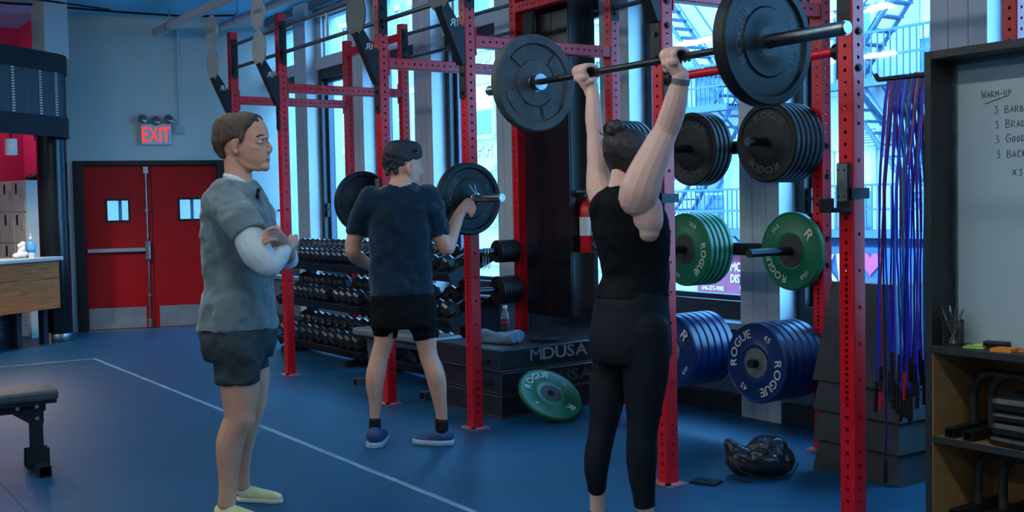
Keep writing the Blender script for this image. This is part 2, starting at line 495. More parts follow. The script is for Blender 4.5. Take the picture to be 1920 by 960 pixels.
# ---- remaining walls of the hall (behind and beside the camera) and the reception corner
structure(MB().box(3.4, 3.6, -6.2, 5.8, 0, CEIL_Z).build('wall_right', M_WALLGREY), 'grey wall closing the hall')
structure(MB().box(-17, 3.6, -6.4, -6.2, 0, CEIL_Z).build('wall_front', M_WALLGREY), 'grey wall closing the hall opposite the windows')
M_PINK = mat('crimson_wall_paint', lin(190, 40, 92), 0.6, noise=0.05, scale=1)
structure(MB().box(-15.6, -15.4, -6.2, 3.3, 0, CEIL_Z).build('wall_left', M_PINK), 'crimson wall behind the reception desk')
structure(MB().box(-15.5, -14.14, 2.90, 3.02, 0, CEIL_Z).build('wall_reception', M_PINK), 'crimson side wall behind the lockers')

# ================================================================ street outside
M_FACADE = mat('pale_stucco', lin(158, 161, 161), 0.8, noise=0.06, scale=0.8, bump=0.05, bscale=8)
M_FACADE2 = mat('grey_brick', lin(112, 124, 134), 0.85, noise=0.12, scale=3, bump=0.2, bscale=10)
M_TRIMST = mat('stone_trim', lin(160, 168, 172), 0.7)
M_IRON = mat('fire_escape_iron', lin(40, 66, 92), 0.6)
M_DARKGLASS = mat('dark_house_glass', lin(52, 84, 112), 0.12, noise=0.3, scale=0.7)
st = MB().box(-80, 30, 5.9, 40, -3.6, -3.4).build('street', mat('street_asphalt', (0.12, 0.13, 0.14), 0.85, noise=0.2, scale=2)); tag(st, 'grey street seen below beyond the windows', 'street')
# house with the fire escapes opposite
def house(name, label, x0, x1, y, mat_, floors, cols, z0=-3.4, top=15.0, win_w=1.0, win_h=1.75, first=1.0, step=3.1, style=0):
    h = thing(name, label, 'building', ((x0+x1)/2, y, z0))
    W2 = (x1-x0)/2
    m = MB(); m.box(-W2, W2, 0, 8, 0, top-z0); m.build('wall', mat_, h)
    m = MB(); m.box(-W2, W2, -0.45, 0.1, top-z0-0.5, top-z0+0.1); m.box(-W2, W2, -0.2, 0.1, top-z0-0.8, top-z0-0.5); m.build('cornice', M_TRIMST, h)
    m = MB(); m.box(-W2, W2, -0.16, 0.02, 2.9, 3.15); m.build('string_course', M_TRIMST, h)
    sp = (x1-x0)/cols
    fr = MB(); fr.box(-win_w/2-0.12, win_w/2+0.12, -0.14, 0, -0.14, 0); fr.box(-win_w/2-0.12, -win_w/2, -0.06, 0, 0, win_h); fr.box(win_w/2, win_w/2+0.12, -0.06, 0, 0, win_h); fr.box(-win_w/2-0.16, win_w/2+0.16, -0.12, 0, win_h, win_h+0.2); fr.box(-win_w/2, win_w/2, -0.05, 0, win_h/2-0.03, win_h/2+0.03)
    frm = fr.mesh('window_surround', M_TRIMST)
    pnm = MB().box(-win_w/2, win_w/2, -0.02, 0.0, 0, win_h).mesh('pane', M_DARKGLASS)
    blm = MB().box(-win_w/2+0.02, win_w/2-0.02, -0.035, -0.022, win_h*0.5, win_h).mesh('blind', mat('pale_blind', lin(190, 200, 205), 0.8))
    for fl in range(floors):
        for c in range(cols):
            x = -W2+sp*(c+0.5); z = first-z0+fl*step
            f_ = link('window', frm, h, loc=(x, -0.001, z))
            link('pane', pnm, f_)
            if (fl*7+c*5) % 3 == 0:
                link('blind', blm, f_)
    return h
town = house('town_house', 'pale stucco town house with iron fire escapes across the street', -23.6, -12.6, 20, M_FACADE, 5, 5, first=0.75)
house('brick_house', 'grey house beside the one with fire escapes', -12.55, 4, 20, M_FACADE2, 5, 7, first=0.9)
hb = house('tenement_house', 'pale house with ornate spandrel panels further down the street', -33.5, -23.7, 20.2, M_FACADE, 5, 6, first=0.9, win_w=1.05, win_h=1.7, step=2.9)
m = MB()
for i in range(6):
    for fl in range(4):
        x = -4.9+9.8/6*(i+0.5); z = 0.9+3.4+fl*2.9+2.0
        for q in ((-0.26, 0), (0.26, 0)):
            for s_ in (1, -1):
                M_ = T(x+q[0], -0.05, z+0.38) @ RY(s_*PI/4)
                m.box(-0.28, 0.28, 0, 0.04, -0.035, 0.035, 0, M_)
m.build('spandrel_lattice', M_TRIMST, hb)
house('far_house', 'pale blue-grey house at the far end of the street', -60, -33.6, 19.8, M_FACADE2, 5, 14, first=0.7)
house('end_house', 'long grey house closing the view down the street', -150, -60.1, 20.1, M_FACADE2, 5, 16, first=0.7, win_w=1.6)
def fire_escape(x0, x1, z, label, stair):
    L = x1-x0; D = -1.1
    m = MB()
    for k in range(12):
        m.box(0, L, D*(k+0.05)/12, D*(k+0.6)/12, -0.05, 0)
    m.box(0, L, D-0.03, D, -0.14, 0.02); m.box(0, 0.05, D, 0, -0.14, 0.0); m.box(L-0.05, L, D, 0, -0.14, 0)
    t = m.build('fire_escape', M_IRON, town, loc=(x0-town.location.x, -0.01, z-town.location.z))
    t['label'] = label
    m = MB()
    for zz in (0.45, 0.95):
        m.box(0, L, D-0.02, D+0.02, zz-0.025, zz+0.025); m.box(-0.02, 0.02, D, 0, zz-0.025, zz+0.025); m.box(L-0.02, L+0.02, D, 0, zz-0.025, zz+0.025)
    m.build('rail', M_IRON, t)
    n = int(L/0.15)
    bm_ = MB().box(-0.012, 0.012, -0.012, 0.012, 0, 0.95).mesh('baluster', M_IRON)
    for k in range(n+1):
        link('baluster', bm_, t, loc=(L*k/n, D, 0))
    for k in range(3):
        x = L*(0.1+0.4*k)
        MB().tube([(x, D, -0.1), (x, -0.02, -0.9)], 0.03, 6).build('bracket', M_IRON, t)
    if stair:
        sx0, sx1, dz = stair
        m = MB()
        for yy in (-0.25, -0.85):
            m.tube([(sx0, yy, 0), (sx1, yy, dz)], 0.05, 6)
            m.tube([(sx0, yy, 0.8), (sx1, yy, dz+0.8)], 0.025, 6)
        for k in range(1, 12):
            f = k/12
            x = sx0+(sx1-sx0)*f; zz = dz*f
            m.box(x-0.12, x+0.12, -0.85, -0.25, zz-0.02, zz+0.02)
        m.build('stair', M_IRON, t)
fire_escape(-17.0, -12.9, 3.86, 'iron fire escape balcony outside the pale house nearest the grey house', (1.4, 4.0, 3.1))
fire_escape(-22.4, -18.6, 3.72, 'iron fire escape balcony high on the pale house above the maroon awning', (3.4, 0.8, 3.1))
fire_escape(-21.4, -18.2, 0.76, 'low iron fire escape balcony just above the maroon awning', (0.3, 2.7, 2.95))
fire_escape(-17.0, -12.9, 0.76, 'low iron fire escape balcony above the blue awning', (3.8, 1.4, 3.05))
for (x, z, lab) in ((-15.15, 2.55, 'white window air conditioner above the blue awning'), (-21.0, 4.6, 'white window air conditioner high above the maroon awning')):
    t = MB().box(-0.27, 0.27, -0.35, 0.14, 0, 0.4).build('air_conditioner', M_TRIMST, town, bevel=0.01, loc=(x-town.location.x, -0.15, z-town.location.z)); t['label'] = lab
    m = MB()
    for k in range(6): m.box(-0.23, 0.23, -0.358, -0.349, 0.05+k*0.055, 0.075+k*0.055)
    m.build('grille', M_IRON, t)
# awnings
def awning(name, x0, x1, z0, z1, mcol, label):
    L = x1-x0; H = z1-z0
    m = MB(); m.add([(0, -1.1, 0), (L, -1.1, 0), (L, -1.05, H), (0, -1.05, H), (0, 0, 0), (L, 0, 0), (L, 0, H+0.15), (0, 0, H+0.15)], [(0, 1, 2, 3), (3, 2, 6, 7), (0, 3, 7, 4), (1, 5, 6, 2), (0, 4, 5, 1), (4, 7, 6, 5)])
    t = m.build(name, mcol, town, loc=(x0-town.location.x, -0.01, z0-town.location.z)); t['label'] = label
    return t
aw = awning('shop_awning', -19.7, -16.95, -0.76, 0.0, mat('maroon_canvas', lin(112, 14, 44), 0.7), 'maroon shop awning with white lettering across the street')
M_AWW = mat('awning_white', (0.5, 0.5, 0.5), 0.7)
Q = lambda X, z: T(X+19.7, -1.13, z+0.76) @ RX(PI/2)
for (txt, h_, X, z_, sx_) in (('MON', 0.2, -18.55, -0.2, 0.9), ('DISTRI', 0.19, -18.55, -0.47, 0.75), ('CO', 0.12, -18.25, -0.64, 0.9), ('646-272-9902', 0.10, -19.5, -0.68, 0.85)):
    m = MB(); flat_text(m, txt, h_, Q(X, z_), sx=sx_, gap=0.06, center=False); m.build('lettering', M_AWW, aw)
aw = awning('shop_awning', -16.6, -12.8, -0.75, 0.42, mat('blue_canvas', lin(6, 48, 92), 0.7), 'blue shop awning with white script and a pink heart across the street')
m = MB(); flat_text(m, 'KR', 0.58, T(0.82, -1.13, 0.40) @ RX(PI/2) @ RZ(0.12), sx=0.7, gap=0.02, center=False); m.build('lettering', M_AWW, aw)
hp = []
for k in range(24):
    a = 2*PI*k/24
    hp.append((0.017*16*math.sin(a)**3, 0.017*(13*math.cos(a)-5*math.cos(2*a)-2*math.cos(3*a)-math.cos(4*a))))
MB().prism(hp, 0.03, 0, T(1.98, -1.08, 0.86) @ RX(PI/2)).build('heart', mat('heart_pink', lin(170, 30, 80), 0.6), aw)

# ================================================================ ceiling tube lamps
M_TUBE = mat('lamp_tube', (1, 1, 1), 0.5, emit=(0.92, 0.97, 0.98), emit_s=TUBE_POWER)
def tube_lamp(x, y, label):
    t = thing('tube_lamp', label, 'lamp', (x, y, 3.46), group='ceiling tube lamps')
    m = MB(); m.box(-0.78, 0.78, -0.06, 0.06, 0.03, 0.09); m.build('housing', M_WHITEMETAL, t)
    m = MB()
    for yy in (-0.035, 0.035): m.cyl((-0.75, yy, 0), (0.75, yy, 0), 0.019, n=10)
    m.build('tube', M_TUBE, t, smooth=True)
    m = MB()
    for xx in (-0.6, 0.6): m.cyl((xx, 0, 0.09), (xx, 0, CEIL_Z-3.46), 0.006, n=6)
    m.build('hanger', M_STEEL, t)
for y, lab in ((-2.1, 'white tube lamp hung over the middle of the hall'), (1.2, 'white tube lamp hung over the lane in front of the red rig')):
    for k in range(6):
        tube_lamp(-10.6+2.4*k, y, lab)

# ================================================================ red rig
FX = [-10.1346, -8.9835, -7.1552, -5.9928, -4.1669, -3.0151]
YF, YB, POST_H, BEAM_Z = 3.7775, 4.964, 3.10, 2.4726
PW = 0.0762

def perforated_tube(L, w, holes, name, material, depth=0.006, rad=0.0085):
    """square tube along z with real round holes; holes = {face: [z, ...]} for faces '-y','+x','+y','-x'"""
    mb = MB()
    c = 0.006
    hw = w/2
    ax = {'-y': (Vector((1, 0, 0)), Vector((0, -1, 0))), '+x': (Vector((0, 1, 0)), Vector((1, 0, 0))), '+y': (Vector((-1, 0, 0)), Vector((0, 1, 0))), '-x': (Vector((0, -1, 0)), Vector((-1, 0, 0)))}
    e = hw-c
    for face, (u, nrm) in ax.items():
        def P(a, z, dn=0.0):
            return u*a+nrm*(hw-dn)+Vector((0, 0, z))
        zs = sorted(holes.get(face, []))
        zprev = 0.0
        cells = []
        for i, z in enumerate(zs):
            lo = max(zprev, z-0.02 if i == 0 else max(z-0.02, (z+zs[i-1])/2))
            hi = z+0.02 if i == len(zs)-1 else min(z+0.02, (z+zs[i+1])/2)
            if lo > zprev+1e-5:
                mb.add([P(-e, zprev), P(e, zprev), P(e, lo), P(-e, lo)], [(0, 1, 2, 3)])
            cells.append((lo, hi, z)); zprev = hi
        if zprev < L-1e-5:
            mb.add([P(-e, zprev), P(e, zprev), P(e, L), P(-e, L)], [(0, 1, 2, 3)])
        for lo, hi, z in cells:
            outer = [(e, z), (e, hi), (0, hi), (-e, hi), (-e, z), (-e, lo), (0, lo), (e, lo)]
            vs_ = [P(*q) for q in outer]
            for k in range(8):
                a = PI/4*k
                vs_.append(P(rad*math.cos(a), z+rad*math.sin(a)))
            for k in range(8):
                a = PI/4*k
                vs_.append(P(rad*math.cos(a), z+rad*math.sin(a), depth))
            fs_ = []
            for k in range(8):
                j = (k+1) % 8
                fs_.append((k, j, 8+j, 8+k)); fs_.append((8+k, 8+j, 16+j, 16+k))
            mb.add(vs_, fs_)
    # rounded corners and caps
    for (sx, sy) in ((1, -1), (1, 1), (-1, 1), (-1, -1)):
        pts = []
        base = {(1, -1): -PI/2, (1, 1): 0, (-1, 1): PI/2, (-1, -1): PI}[(sx, sy)]
        for k in range(4):
            a = base+PI/2*k/3
            pts.append((sx*e+c*math.cos(a), sy*e+c*math.sin(a)))
        for k in range(3):
            (ax_, ay_), (bx_, by_) = pts[k], pts[k+1]
            mb.add([(ax_, ay_, 0), (bx_, by_, 0), (bx_, by_, L), (ax_, ay_, L)], [(0, 1, 2, 3)])
    for z in (0.0, L):
        q = [(-hw, -e, z), (-e, -hw, z), (e, -hw, z), (hw, -e, z), (hw, e, z), (e, hw, z), (-e, hw, z), (-hw, e, z)]
        mb.add(q, [tuple(range(8)) if z > 0 else tuple(range(7, -1, -1))])
    return mb.mesh(name, material)

def frange(a, b, s):
    r = []
    while a < b-1e-6:
        r.append(a); a += s
    return r
h_y = frange(0.10, 0.55, 0.0508)+frange(0.56, 1.22, 0.0254)+frange(1.24, 3.07, 0.0508)
h_x = frange(0.10, 0.32, 0.0508)+frange(0.36, 1.75, 0.1524)+frange(1.80, 3.07, 0.0508)
UP_MESH = perforated_tube(POST_H, PW, {'-y': h_y, '+y': h_y, '+x': h_x, '-x': h_x}, 'upright', M_RED)
rig = thing('power_rig', 'long red perforated steel squat rig standing along the windows', 'squat rig', (0, 0, 0))
bp_m = MB(); bp_m.box(-0.075, 0.075, -0.062, 0.062, 0, 0.008)
bp_mesh = bp_m.mesh('base_plate', mat('scuffed_base_plate', lin(196, 120, 124), 0.55, noise=0.35, scale=25))
bolt_mb = MB(); bolt_mb.cyl((0, 0, 0), (0, 0, 0.012), 0.012, n=6); bolt_mb.cyl((0, 0, -0.002), (0, 0, 0.003), 0.018, n=14)
BOLT = bolt_mb.mesh('bolt', M_BLACKSTEEL)
UPR = {}
for row, y in (('F', YF), ('B', YB)):
    for i, x in enumerate(FX):
        u = link('upright', UP_MESH, rig, loc=(x, y, 0.004))
        UPR[row, i] = u
        link('base_plate', bp_mesh, u, loc=(0, 0, -0.004))
        for s_ in (-1, 1):
            b_ = link('bolt', BOLT, u, loc=(0.055*s_, -0.05*s_, 0.004))
# beams from front row to back row
BL = YB-YF-PW
bh = frange(0.06, BL-0.04, 0.0508)
BEAM_Y = perforated_tube(BL, PW, {'+x': bh, '-x': bh}, 'crossmember', M_RED)
flange = MB().box(-0.045, 0.045, 0, 0.006, -0.09, 0.09).mesh('flange', M_RED)
for i, x in enumerate(FX):
    # local z -> +Y, local x stays
    cm = link('crossmember', BEAM_Y, rig, loc=(x, YF+PW/2, BEAM_Z), rot=(-PI/2, 0, 0))
    for zz, yy in ((0.0, 0.0), (BL-0.006, 0.0)):
        f_ = MB().box(-0.042, 0.042, -0.09, 0.09, zz, zz+0.006).build('flange', M_RED, cm)
# red beams along the back row
def beam_x(i, j, y, z, m_, name='crossmember'):
    L = FX[j]-FX[i]-PW
    hs = frange(0.07, L-0.05, 0.0508)
    me = perforated_tube(L, PW, {'-y': hs, '+y': hs, '+x': hs, '-x': hs}, name, m_)
    return link(name, me, rig, loc=(FX[i]+PW/2, y, z), rot=(0, PI/2, 0))
beam_x(0, 1, YB, 2.985, M_RED)
beam_x(2, 3, YB, 2.955, M_RED)
# black storage beams with pegs
for z in (1.752, 1.135, 0.52):
    beam_x(3, 4, YB, z, M_BLACKSTEEL, 'storage_beam')['label'] = 'black storage beam'
PEG = MB(); PEG.cyl((0, 0, 0), (0, -0.39, 0), 0.0245, n=20); PEG.box(-0.05, 0.05, -0.008, 0.0, -0.06, 0.06)
PEG = PEG.mesh('storage_peg', M_DARKSTEEL, True)
for z in (1.752, 1.135, 0.52):
    for x in (-5.70, -5.02, -4.32):
        link('storage_peg', PEG, rig, loc=(x, YB-PW/2, z))
for z in (1.075, 0.775):
    link('storage_peg', PEG, rig, loc=(FX[2], YB-PW/2, z))
# pull-up bars with black end plates
endp = MB().box(0, 0.007, -0.032, 0.032, -0.20, 0.16).mesh('end_plate', M_BLACKSTEEL)
def pullbar(i, j, y, zs):
    x0, x1 = FX[i]+PW/2, FX[j]-PW/2
    for z in zs:
        pb = MB().cyl((0, 0, 0), (x1-x0, 0, 0), 0.0165, n=14).build('pull_up_bar', M_BARZINC, rig, smooth=True, loc=(x0, y, z))
    zc = sum(zs)/len(zs)
    for k in (0, 1):
        e_ = link('end_plate', endp, rig, loc=(x0 if k == 0 else x1-0.007, y, zc))
        for zz in (-0.15, -0.02, 0.11):
            link('bolt', BOLT, e_, loc=(0.007 if k == 0 else 0, 0.0, zz), rot=(0, PI/2 if k == 0 else -PI/2, 0))
for i in (0, 1, 2, 3, 4):
    pullbar(i, i+1, YF, (2.985, 2.77))
pullbar(1, 2, YB, (3.0, 2.785)); pullbar(3, 4, YB, (3.0, 2.775))
MB().cyl((-8.05, YF, 2.77), (-8.05, YF, 2.985), 0.011, n=10).build('bar_link', M_BARZINC, rig, smooth=True)
# wall-ball targets: black bracket on the room side with two round steel discs
M_DISC = mat('target_disc_steel', (0.34, 0.35, 0.34), 0.42, 0.55, noise=0.12, scale=5)
M_DISCD = mat('target_disc_dark', (0.06, 0.07, 0.07), 0.5, 0.4, noise=0.12, scale=5)
brk = MB()
poly = [(-0.042, -0.15), (-0.042, 0.085), (-0.075, 0.10), (-0.165, 0.238), (-0.215, 0.195), (-0.06, -0.15)]   # (y, z) about beam height
brk.prism(poly, 0.074, 0, Matrix(((0, 0, 1, -0.037), (1, 0, 0, 0), (0, 1, 0, 0), (0, 0, 0, 1))))
brk.box(-0.034, 0.030, -0.046, -0.0385, -0.36, -0.10)
BRK = brk.mesh('target_bracket', M_BLACKSTEEL)
strip_h = MB()
lt = MB(); _mm = Matrix(((0, 0, 1, 0.0385), (-1, 0, 0, -0.128), (0, 1, 0, 0.085), (0, 0, 0, 1)))
flat_text(lt, 'R', 0.045, _mm, sx=1.1); lt.cyl((0.0386, -0.094, 0.085), (0.0386, -0.094, 0.13), 0.004, n=6)
LT = lt.mesh('lettering', M_PRINT)
disc = MB(); disc.lathe([(0, 0), (0.128, 0), (0.132, -0.004), (0.140, -0.004), (0.146, 0.0), (0.150, 0.006), (0.150, 0.012), (0, 0.012)], 40, 0, RX(PI/2)@T(0,0,0))
DISC = disc.mesh('target_disc', M_DISC, True); DISC2 = disc.mesh('target_disc', M_DISCD, True)
dl = MB(); flat_text(dl, 'ROGUE', 0.034, T(0, -0.0132, -0.01) @ RX(PI/2), sx=1.2)
DL = dl.mesh('lettering', M_PRINTDARK)
for i in range(6):
    z0 = BEAM_Z
    b_ = link('target_bracket', BRK, rig, loc=(FX[i], YF, z0))
    link('lettering', LT, b_)
    for zz in (-0.325, -0.21):
        link('bolt', BOLT, b_, loc=(0.0, -0.046, zz), rot=(PI/2, 0, 0))
    for k, zz in enumerate((0.325, 0.63)):
        d_ = link('target_disc', DISC if i < 2 else DISC2, rig, loc=(FX[i], YF-0.19, z0+zz))
        if k == 1: link('lettering', DL, d_)
# bolts on the sides of the near uprights
for i, zs in ((4, (2.42, 2.30)), (5, (2.11, 1.96))):
    for z in zs:
        link('bolt', BOLT, UPR['F', i], loc=(PW/2, 0.0, z), rot=(0, PI/2, 0))
for z in (1.72, 1.55, 1.20, 1.05):
    link('bolt', BOLT, UPR['B', 4], loc=(PW/2, 0, z), rot=(0, PI/2, 0))

# ---- safety pipe between the two near front posts
sp = thing('safety_pipe', 'red steel safety pipe spanning the narrow bay beside the rope cluster', 'safety bar', (FX[4]+PW/2, YF, 2.043))
L_ = FX[5]-FX[4]-PW
MB().cyl((0.02, 0, 0), (L_-0.02, 0, 0), 0.021, n=20).build('pipe', M_RED, sp, smooth=True)
for k in (0, 1):
    m = MB(); x = 0 if k == 0 else L_
    s_ = 1 if k == 0 else -1
    m.box(min(x, x+0.009*s_), max(x, x+0.009*s_), -0.034, 0.034, -0.12, 0.10)
    m.cyl((x, 0, 0), (x+0.04*s_, 0, 0), 0.034, n=20)
    m.build('bracket', M_BLACKSTEEL, sp, smooth=True)

# ---- J-cups
def j_cup(i, z, label):
    t = thing('j_cup', label, 'j-cup', (FX[i], YF-PW/2, z))
    m = MB(); m.box(-0.032, 0.032, -0.02, 0, -0.09, 0.10); m.build('back_plate', M_BLACKSTEEL, t, bevel=0.004)
    m = MB(); m.box(-0.027, 0.027, -0.026, -0.02, -0.06, 0.095); m.build('liner', mat('grey_liner', (0.16, 0.17, 0.17), 0.45, 0.4), t, bevel=0.003)
    m = MB(); m.box(-0.034, 0.034, -0.12, 0, -0.105, -0.085); m.box(-0.034, 0.034, -0.128, -0.112, -0.105, -0.045); m.build('hook', M_BLACKSTEEL, t, bevel=0.004)
    m = MB(); m.box(0.039, 0.046, -0.03, 0.095, -0.05, -0.005); m.box(0.03, 0.046, -0.03, -0.02, -0.05, -0.005); m.build('side_tab', M_BLACKSTEEL, t)
    for (x, zz) in ((-0.015, 0.07), (0.015, 0.07), (-0.015, -0.04), (0.015, -0.04)):
        MB().cyl((x, -0.028, zz), (x, -0.025, zz), 0.005, n=8).build('screw', M_BLACKSTEEL, t)
j_cup(5, 1.475, 'black j-cup hook on the red post beside the hanging ropes')
j_cup(4, 1.475, 'black j-cup hook on the red post behind the woman')
j_cup(2, 1.544, 'black j-cup under the racked barbell by the man in the navy shirt')
j_cup(3, 1.544, 'black j-cup under the clip end of the racked barbell')

# ================================================================ weight plates
def plate_body(R, t, style):
    h = t/2
    if style == 'bumper':
        prof = [(0.026, -h*0.8), (0.075, -h*0.8), (0.085, -h*0.55), (R*0.80, -h*0.55), (R*0.86, -h), (R-0.008, -h), (R, -h+0.008), (R, h-0.008), (R-0.008, h), (R*0.86, h), (R*0.82, h*0.62), (R*0.56, h*0.62), (R*0.53, h*0.86), (0.085, h*0.86), (0.075, h), (0.026, h), (0.026, -h*0.8)]
    elif style == 'competition':
        prof = [(0.026, -h*0.8), (0.09, -h*0.8), (0.1, -h), (R-0.008, -h), (R, -h+0.008), (R, h-0.008), (R-0.008, h), (R*0.96, h), (R*0.94, h-0.004), (R*0.50, h-0.004), (R*0.47, h), (R*0.40, h*0.9), (0.026, h*0.9), (0.026, -h*0.8)]
    else:
        prof = [(0.026, -h), (R-0.004, -h), (R, -h+0.004), (R, h-0.004), (R-0.004, h), (R*0.85, h), (R*0.8, h*0.6), (R*0.4, h*0.6), (R*0.36, h), (0.026, h), (0.026, -h)]
    return MB().lathe(prof, 56)
def hub_ring(r, t, z):
    m = MB(); m.lathe([(0.026, z-0.002), (0.026, z+0.002), (r-0.003, z+0.002), (r, z-0.001)], 40)
    for k in range(6):
        a = PI/3*k+0.3
        m.cyl((r*0.76*math.cos(a), r*0.76*math.sin(a), z), (r*0.76*math.cos(a), r*0.76*math.sin(a), z+0.004), 0.005, n=8)
    return m
def make_plate(name, label, loc, rot, R, t, style, m_body, m_hub, texts, group=None, spin=0, m_text=None, hub_r=0.09, meshes={}):
    key = (style, R, t, m_body.name)
    if key not in meshes:
        meshes[key] = plate_body(R, t, style).mesh('disc', m_body, True)
    p_ = thing(name, label, 'weight plate', loc, rot, group)
    link('disc', meshes[key], p_)
    if m_hub:
        kk = ('hub', hub_r, t, m_hub.name)
        if kk not in meshes:
            meshes[kk] = hub_ring(hub_r, t, t/2*0.92).mesh('hub', m_hub, True)
        link('hub', meshes[kk], p_)
    if texts:
        for (s_, h_, r_, a_, sx_) in texts:
            m = MB(); arc_text(m, s_, h_, r_, a_, t/2+0.0006 if style == 'competition' else t/2*0.62+0.0012, sx=sx_)
            m.build('lettering', m_text or M_PRINT, p_)
    return p_
PEG_Y = YB-PW/2-0.012
def stack(x, z, n, t, R, style, m_body, m_hub, texts, front_label, rest_label, group, hub_r=0.09, m_text=None, front_gap=0.0):
    y = PEG_Y
    for k in range(n):
        front = (k == n-1)
        make_plate('bumper_plate', front_label if front else rest_label, (x, y-t/2, z-0.0012), ROT_PEG, R, t-0.002, style, m_body, m_hub if front else None, texts if front else None, group=None if (front or n == 2) else group, hub_r=hub_r, m_text=m_text)
        y -= t
RB = 0.225
BT = [('ROGUE', 0.038, 0.155, 80, 1.3), ('ROGUE', 0.038, 0.155, 260, 1.3)]
stack(-4.32, 1.752, 6, 0.0395, RB, 'bumper', M_RUBBER, None, BT, 'black bumper plate at the front of the six-plate stack on the top peg', 'black bumper plate inside the stack on the top peg nearest the ropes', 'black plates on the top right peg', m_text=M_PRINTDIM)
stack(-5.02, 1.752, 4, 0.0375, RB, 'bumper', M_RUBBER, None, BT, 'black bumper plate at the front of the four-plate stack on the middle top peg', 'black bumper plate inside the stack on the middle top peg', 'black plates on the middle top peg', m_text=M_PRINTDIM)
stack(-5.70, 1.752, 5, 0.0395, RB, 'bumper', M_RUBBER, None, BT, 'black bumper plate at the front of the stack behind the woman\'s hair bun', 'black bumper plate inside the stack behind the woman\'s hair bun', 'black plates on the left top peg', m_text=M_PRINTDIM)
GT = lambda a: [('ROGUE', 0.040, 0.168, a, 1.1), ('R', 0.055, 0.168, a+172, 1.25), ('25LB', 0.022, 0.17, a+85, 0.9), ('25LB', 0.022, 0.17, a-92, 0.9)]
stack(-4.32, 1.135, 1, 0.044, RB, 'competition', M_GREEN, M_HUBBROWN, GT(222), 'single green bumper plate at the back of its peg below the black plates', '', None, hub_r=0.092)
stack(-5.02, 1.135, 5, 0.041, RB, 'competition', M_GREEN, M_HUBBROWN, GT(-22), 'green bumper plate at the front of the five-plate green stack', 'green bumper plate inside the five-plate green stack', 'green plates on the middle peg', hub_r=0.092)
UT = lambda a: [('ROGUE', 0.046, 0.168, a, 1.15), ('ROGUE', 0.046, 0.168, a+180, 1.15), ('45', 0.034, 0.168, a-88, 1.0), ('45', 0.034, 0.168, a+92, 1.0)]
stack(-4.32, 0.52, 6, 0.056, RB, 'competition', M_BLUE, M_HUBGREY, UT(146), 'blue 45 bumper plate at the front of the low stack nearest the black pyramid boxes', 'blue bumper plate inside the low stack nearest the black pyramid boxes', 'blue plates on the right low peg', hub_r=0.085)
stack(-5.02, 0.52, 6, 0.056, RB, 'competition', M_BLUE, M_HUBGREY, [('ROGUE', 0.046, 0.168, 225, 1.15), ('R', 0.06, 0.168, 38, 1.2), ('45LB', 0.022, 0.17, -38, 0.9)], 'blue bumper plate at the front of the low stack behind the near red post', 'blue bumper plate inside the low stack behind the near red post', 'blue plates on the middle low peg', hub_r=0.085)
stack(-5.70, 0.52, 4, 0.06, RB, 'competition', M_BLUE, M_HUBGREY, UT(180), 'blue bumper plate at the front of the low stack half hidden by the woman\'s leg', 'blue bumper plate inside the low stack half hidden by the woman', 'blue plates on the left low peg', hub_r=0.085)
# small change plates on the pegs of the post between the dumbbells and the foam boxes
for z, R_, lab, zn in ((1.075, 0.088, 'small black change plate in the upper stack beside the dumbbells', 'upper change plates'), (0.775, 0.108, 'black change plate in the lower stack above the water bottle', 'lower change plates')):
    for k in range(7):
        make_plate('change_plate', lab, (FX[2], PEG_Y-0.012-k*0.026, z-0.0012), ROT_PEG, R_, 0.024, 'iron', M_RUBBER, None, None, group=zn)

# ---- barbells
def barbell(label, xc, y, z, dark):
    t = thing('barbell', label, 'barbell', (xc, y, z))
    MB().cyl((-0.66, 0, 0), (0.66, 0, 0), 0.0142, n=18).build('shaft', M_DARKSTEEL, t, smooth=True)
    for s_ in (-1, 1):
        m = MB()
        m.cyl((0.655*s_, 0, 0), (0.688*s_, 0, 0), 0.038, n=24); m.cyl((0.688*s_, 0, 0), (1.092*s_, 0, 0), 0.025, n=24); m.cyl((1.092*s_, 0, 0), (1.10*s_, 0, 0), 0.022, n=24)
        m.build('sleeve', M_STEEL, t, smooth=True)
    return t
b1x = -3.545
barbell('barbell pressed overhead by the woman with one plate on each end', b1x, 3.05, 1.999, True)
# far plate: seen from inside, with raised spokes
t1 = 0.052
pl = thing('bumper_plate', 'dusty grey-black spoked plate on the far end of the overhead barbell', 'weight plate', (b1x-0.69-t1/2, 3.05, 1.9978), ROT_BAR)
h = t1/2
MB().lathe([(0.026, -h), (0.22, -h), (0.228, -h+0.008), (0.228, h-0.008), (0.22, h), (0.186, h), (0.178, h*0.45), (0.11, h*0.45), (0.106, h*0.75), (0.026, h*0.75), (0.026, -h)], 64).build('disc', M_RUBBERGREY, pl, smooth=True)
for k in range(4):
    a0 = math.radians(90*k+6+10); a1 = math.radians(90*k+6+44)
    n = 8; vs_ = []
    for r_ in (0.112, 0.178):
        for z_ in (h*0.4, h*0.8):
            for q in range(n+1):
                a = a0+(a1-a0)*q/n
                vs_.append((r_*math.cos(a), r_*math.sin(a), z_))
    N = n+1; fs_ = []
    for q in range(n):
        fs_.append((N+q, 3*N+q, 3*N+q+1, N+q+1)); fs_.append((q, N+q, N+q+1, q+1)); fs_.append((2*N+q, 2*N+q+1, 3*N+q+1, 3*N+q))
    fs_ += [(0, 2*N, 3*N, N), (n, N+n, 3*N+n, 2*N+n)]
    MB().add(vs_, fs_).build('raised_panel', M_RUBBERGREY, pl)
MB().lathe([(0.026, h*0.8), (0.04, h*0.8), (0.044, h*0.6)], 32).build('hub', M_STEEL, pl, smooth=True)
t2 = 0.062
BT2 = [('ROGUE', 0.036, 0.145, 170, 1.3), ('ROGUE', 0.036, 0.145, -10, 1.3)]
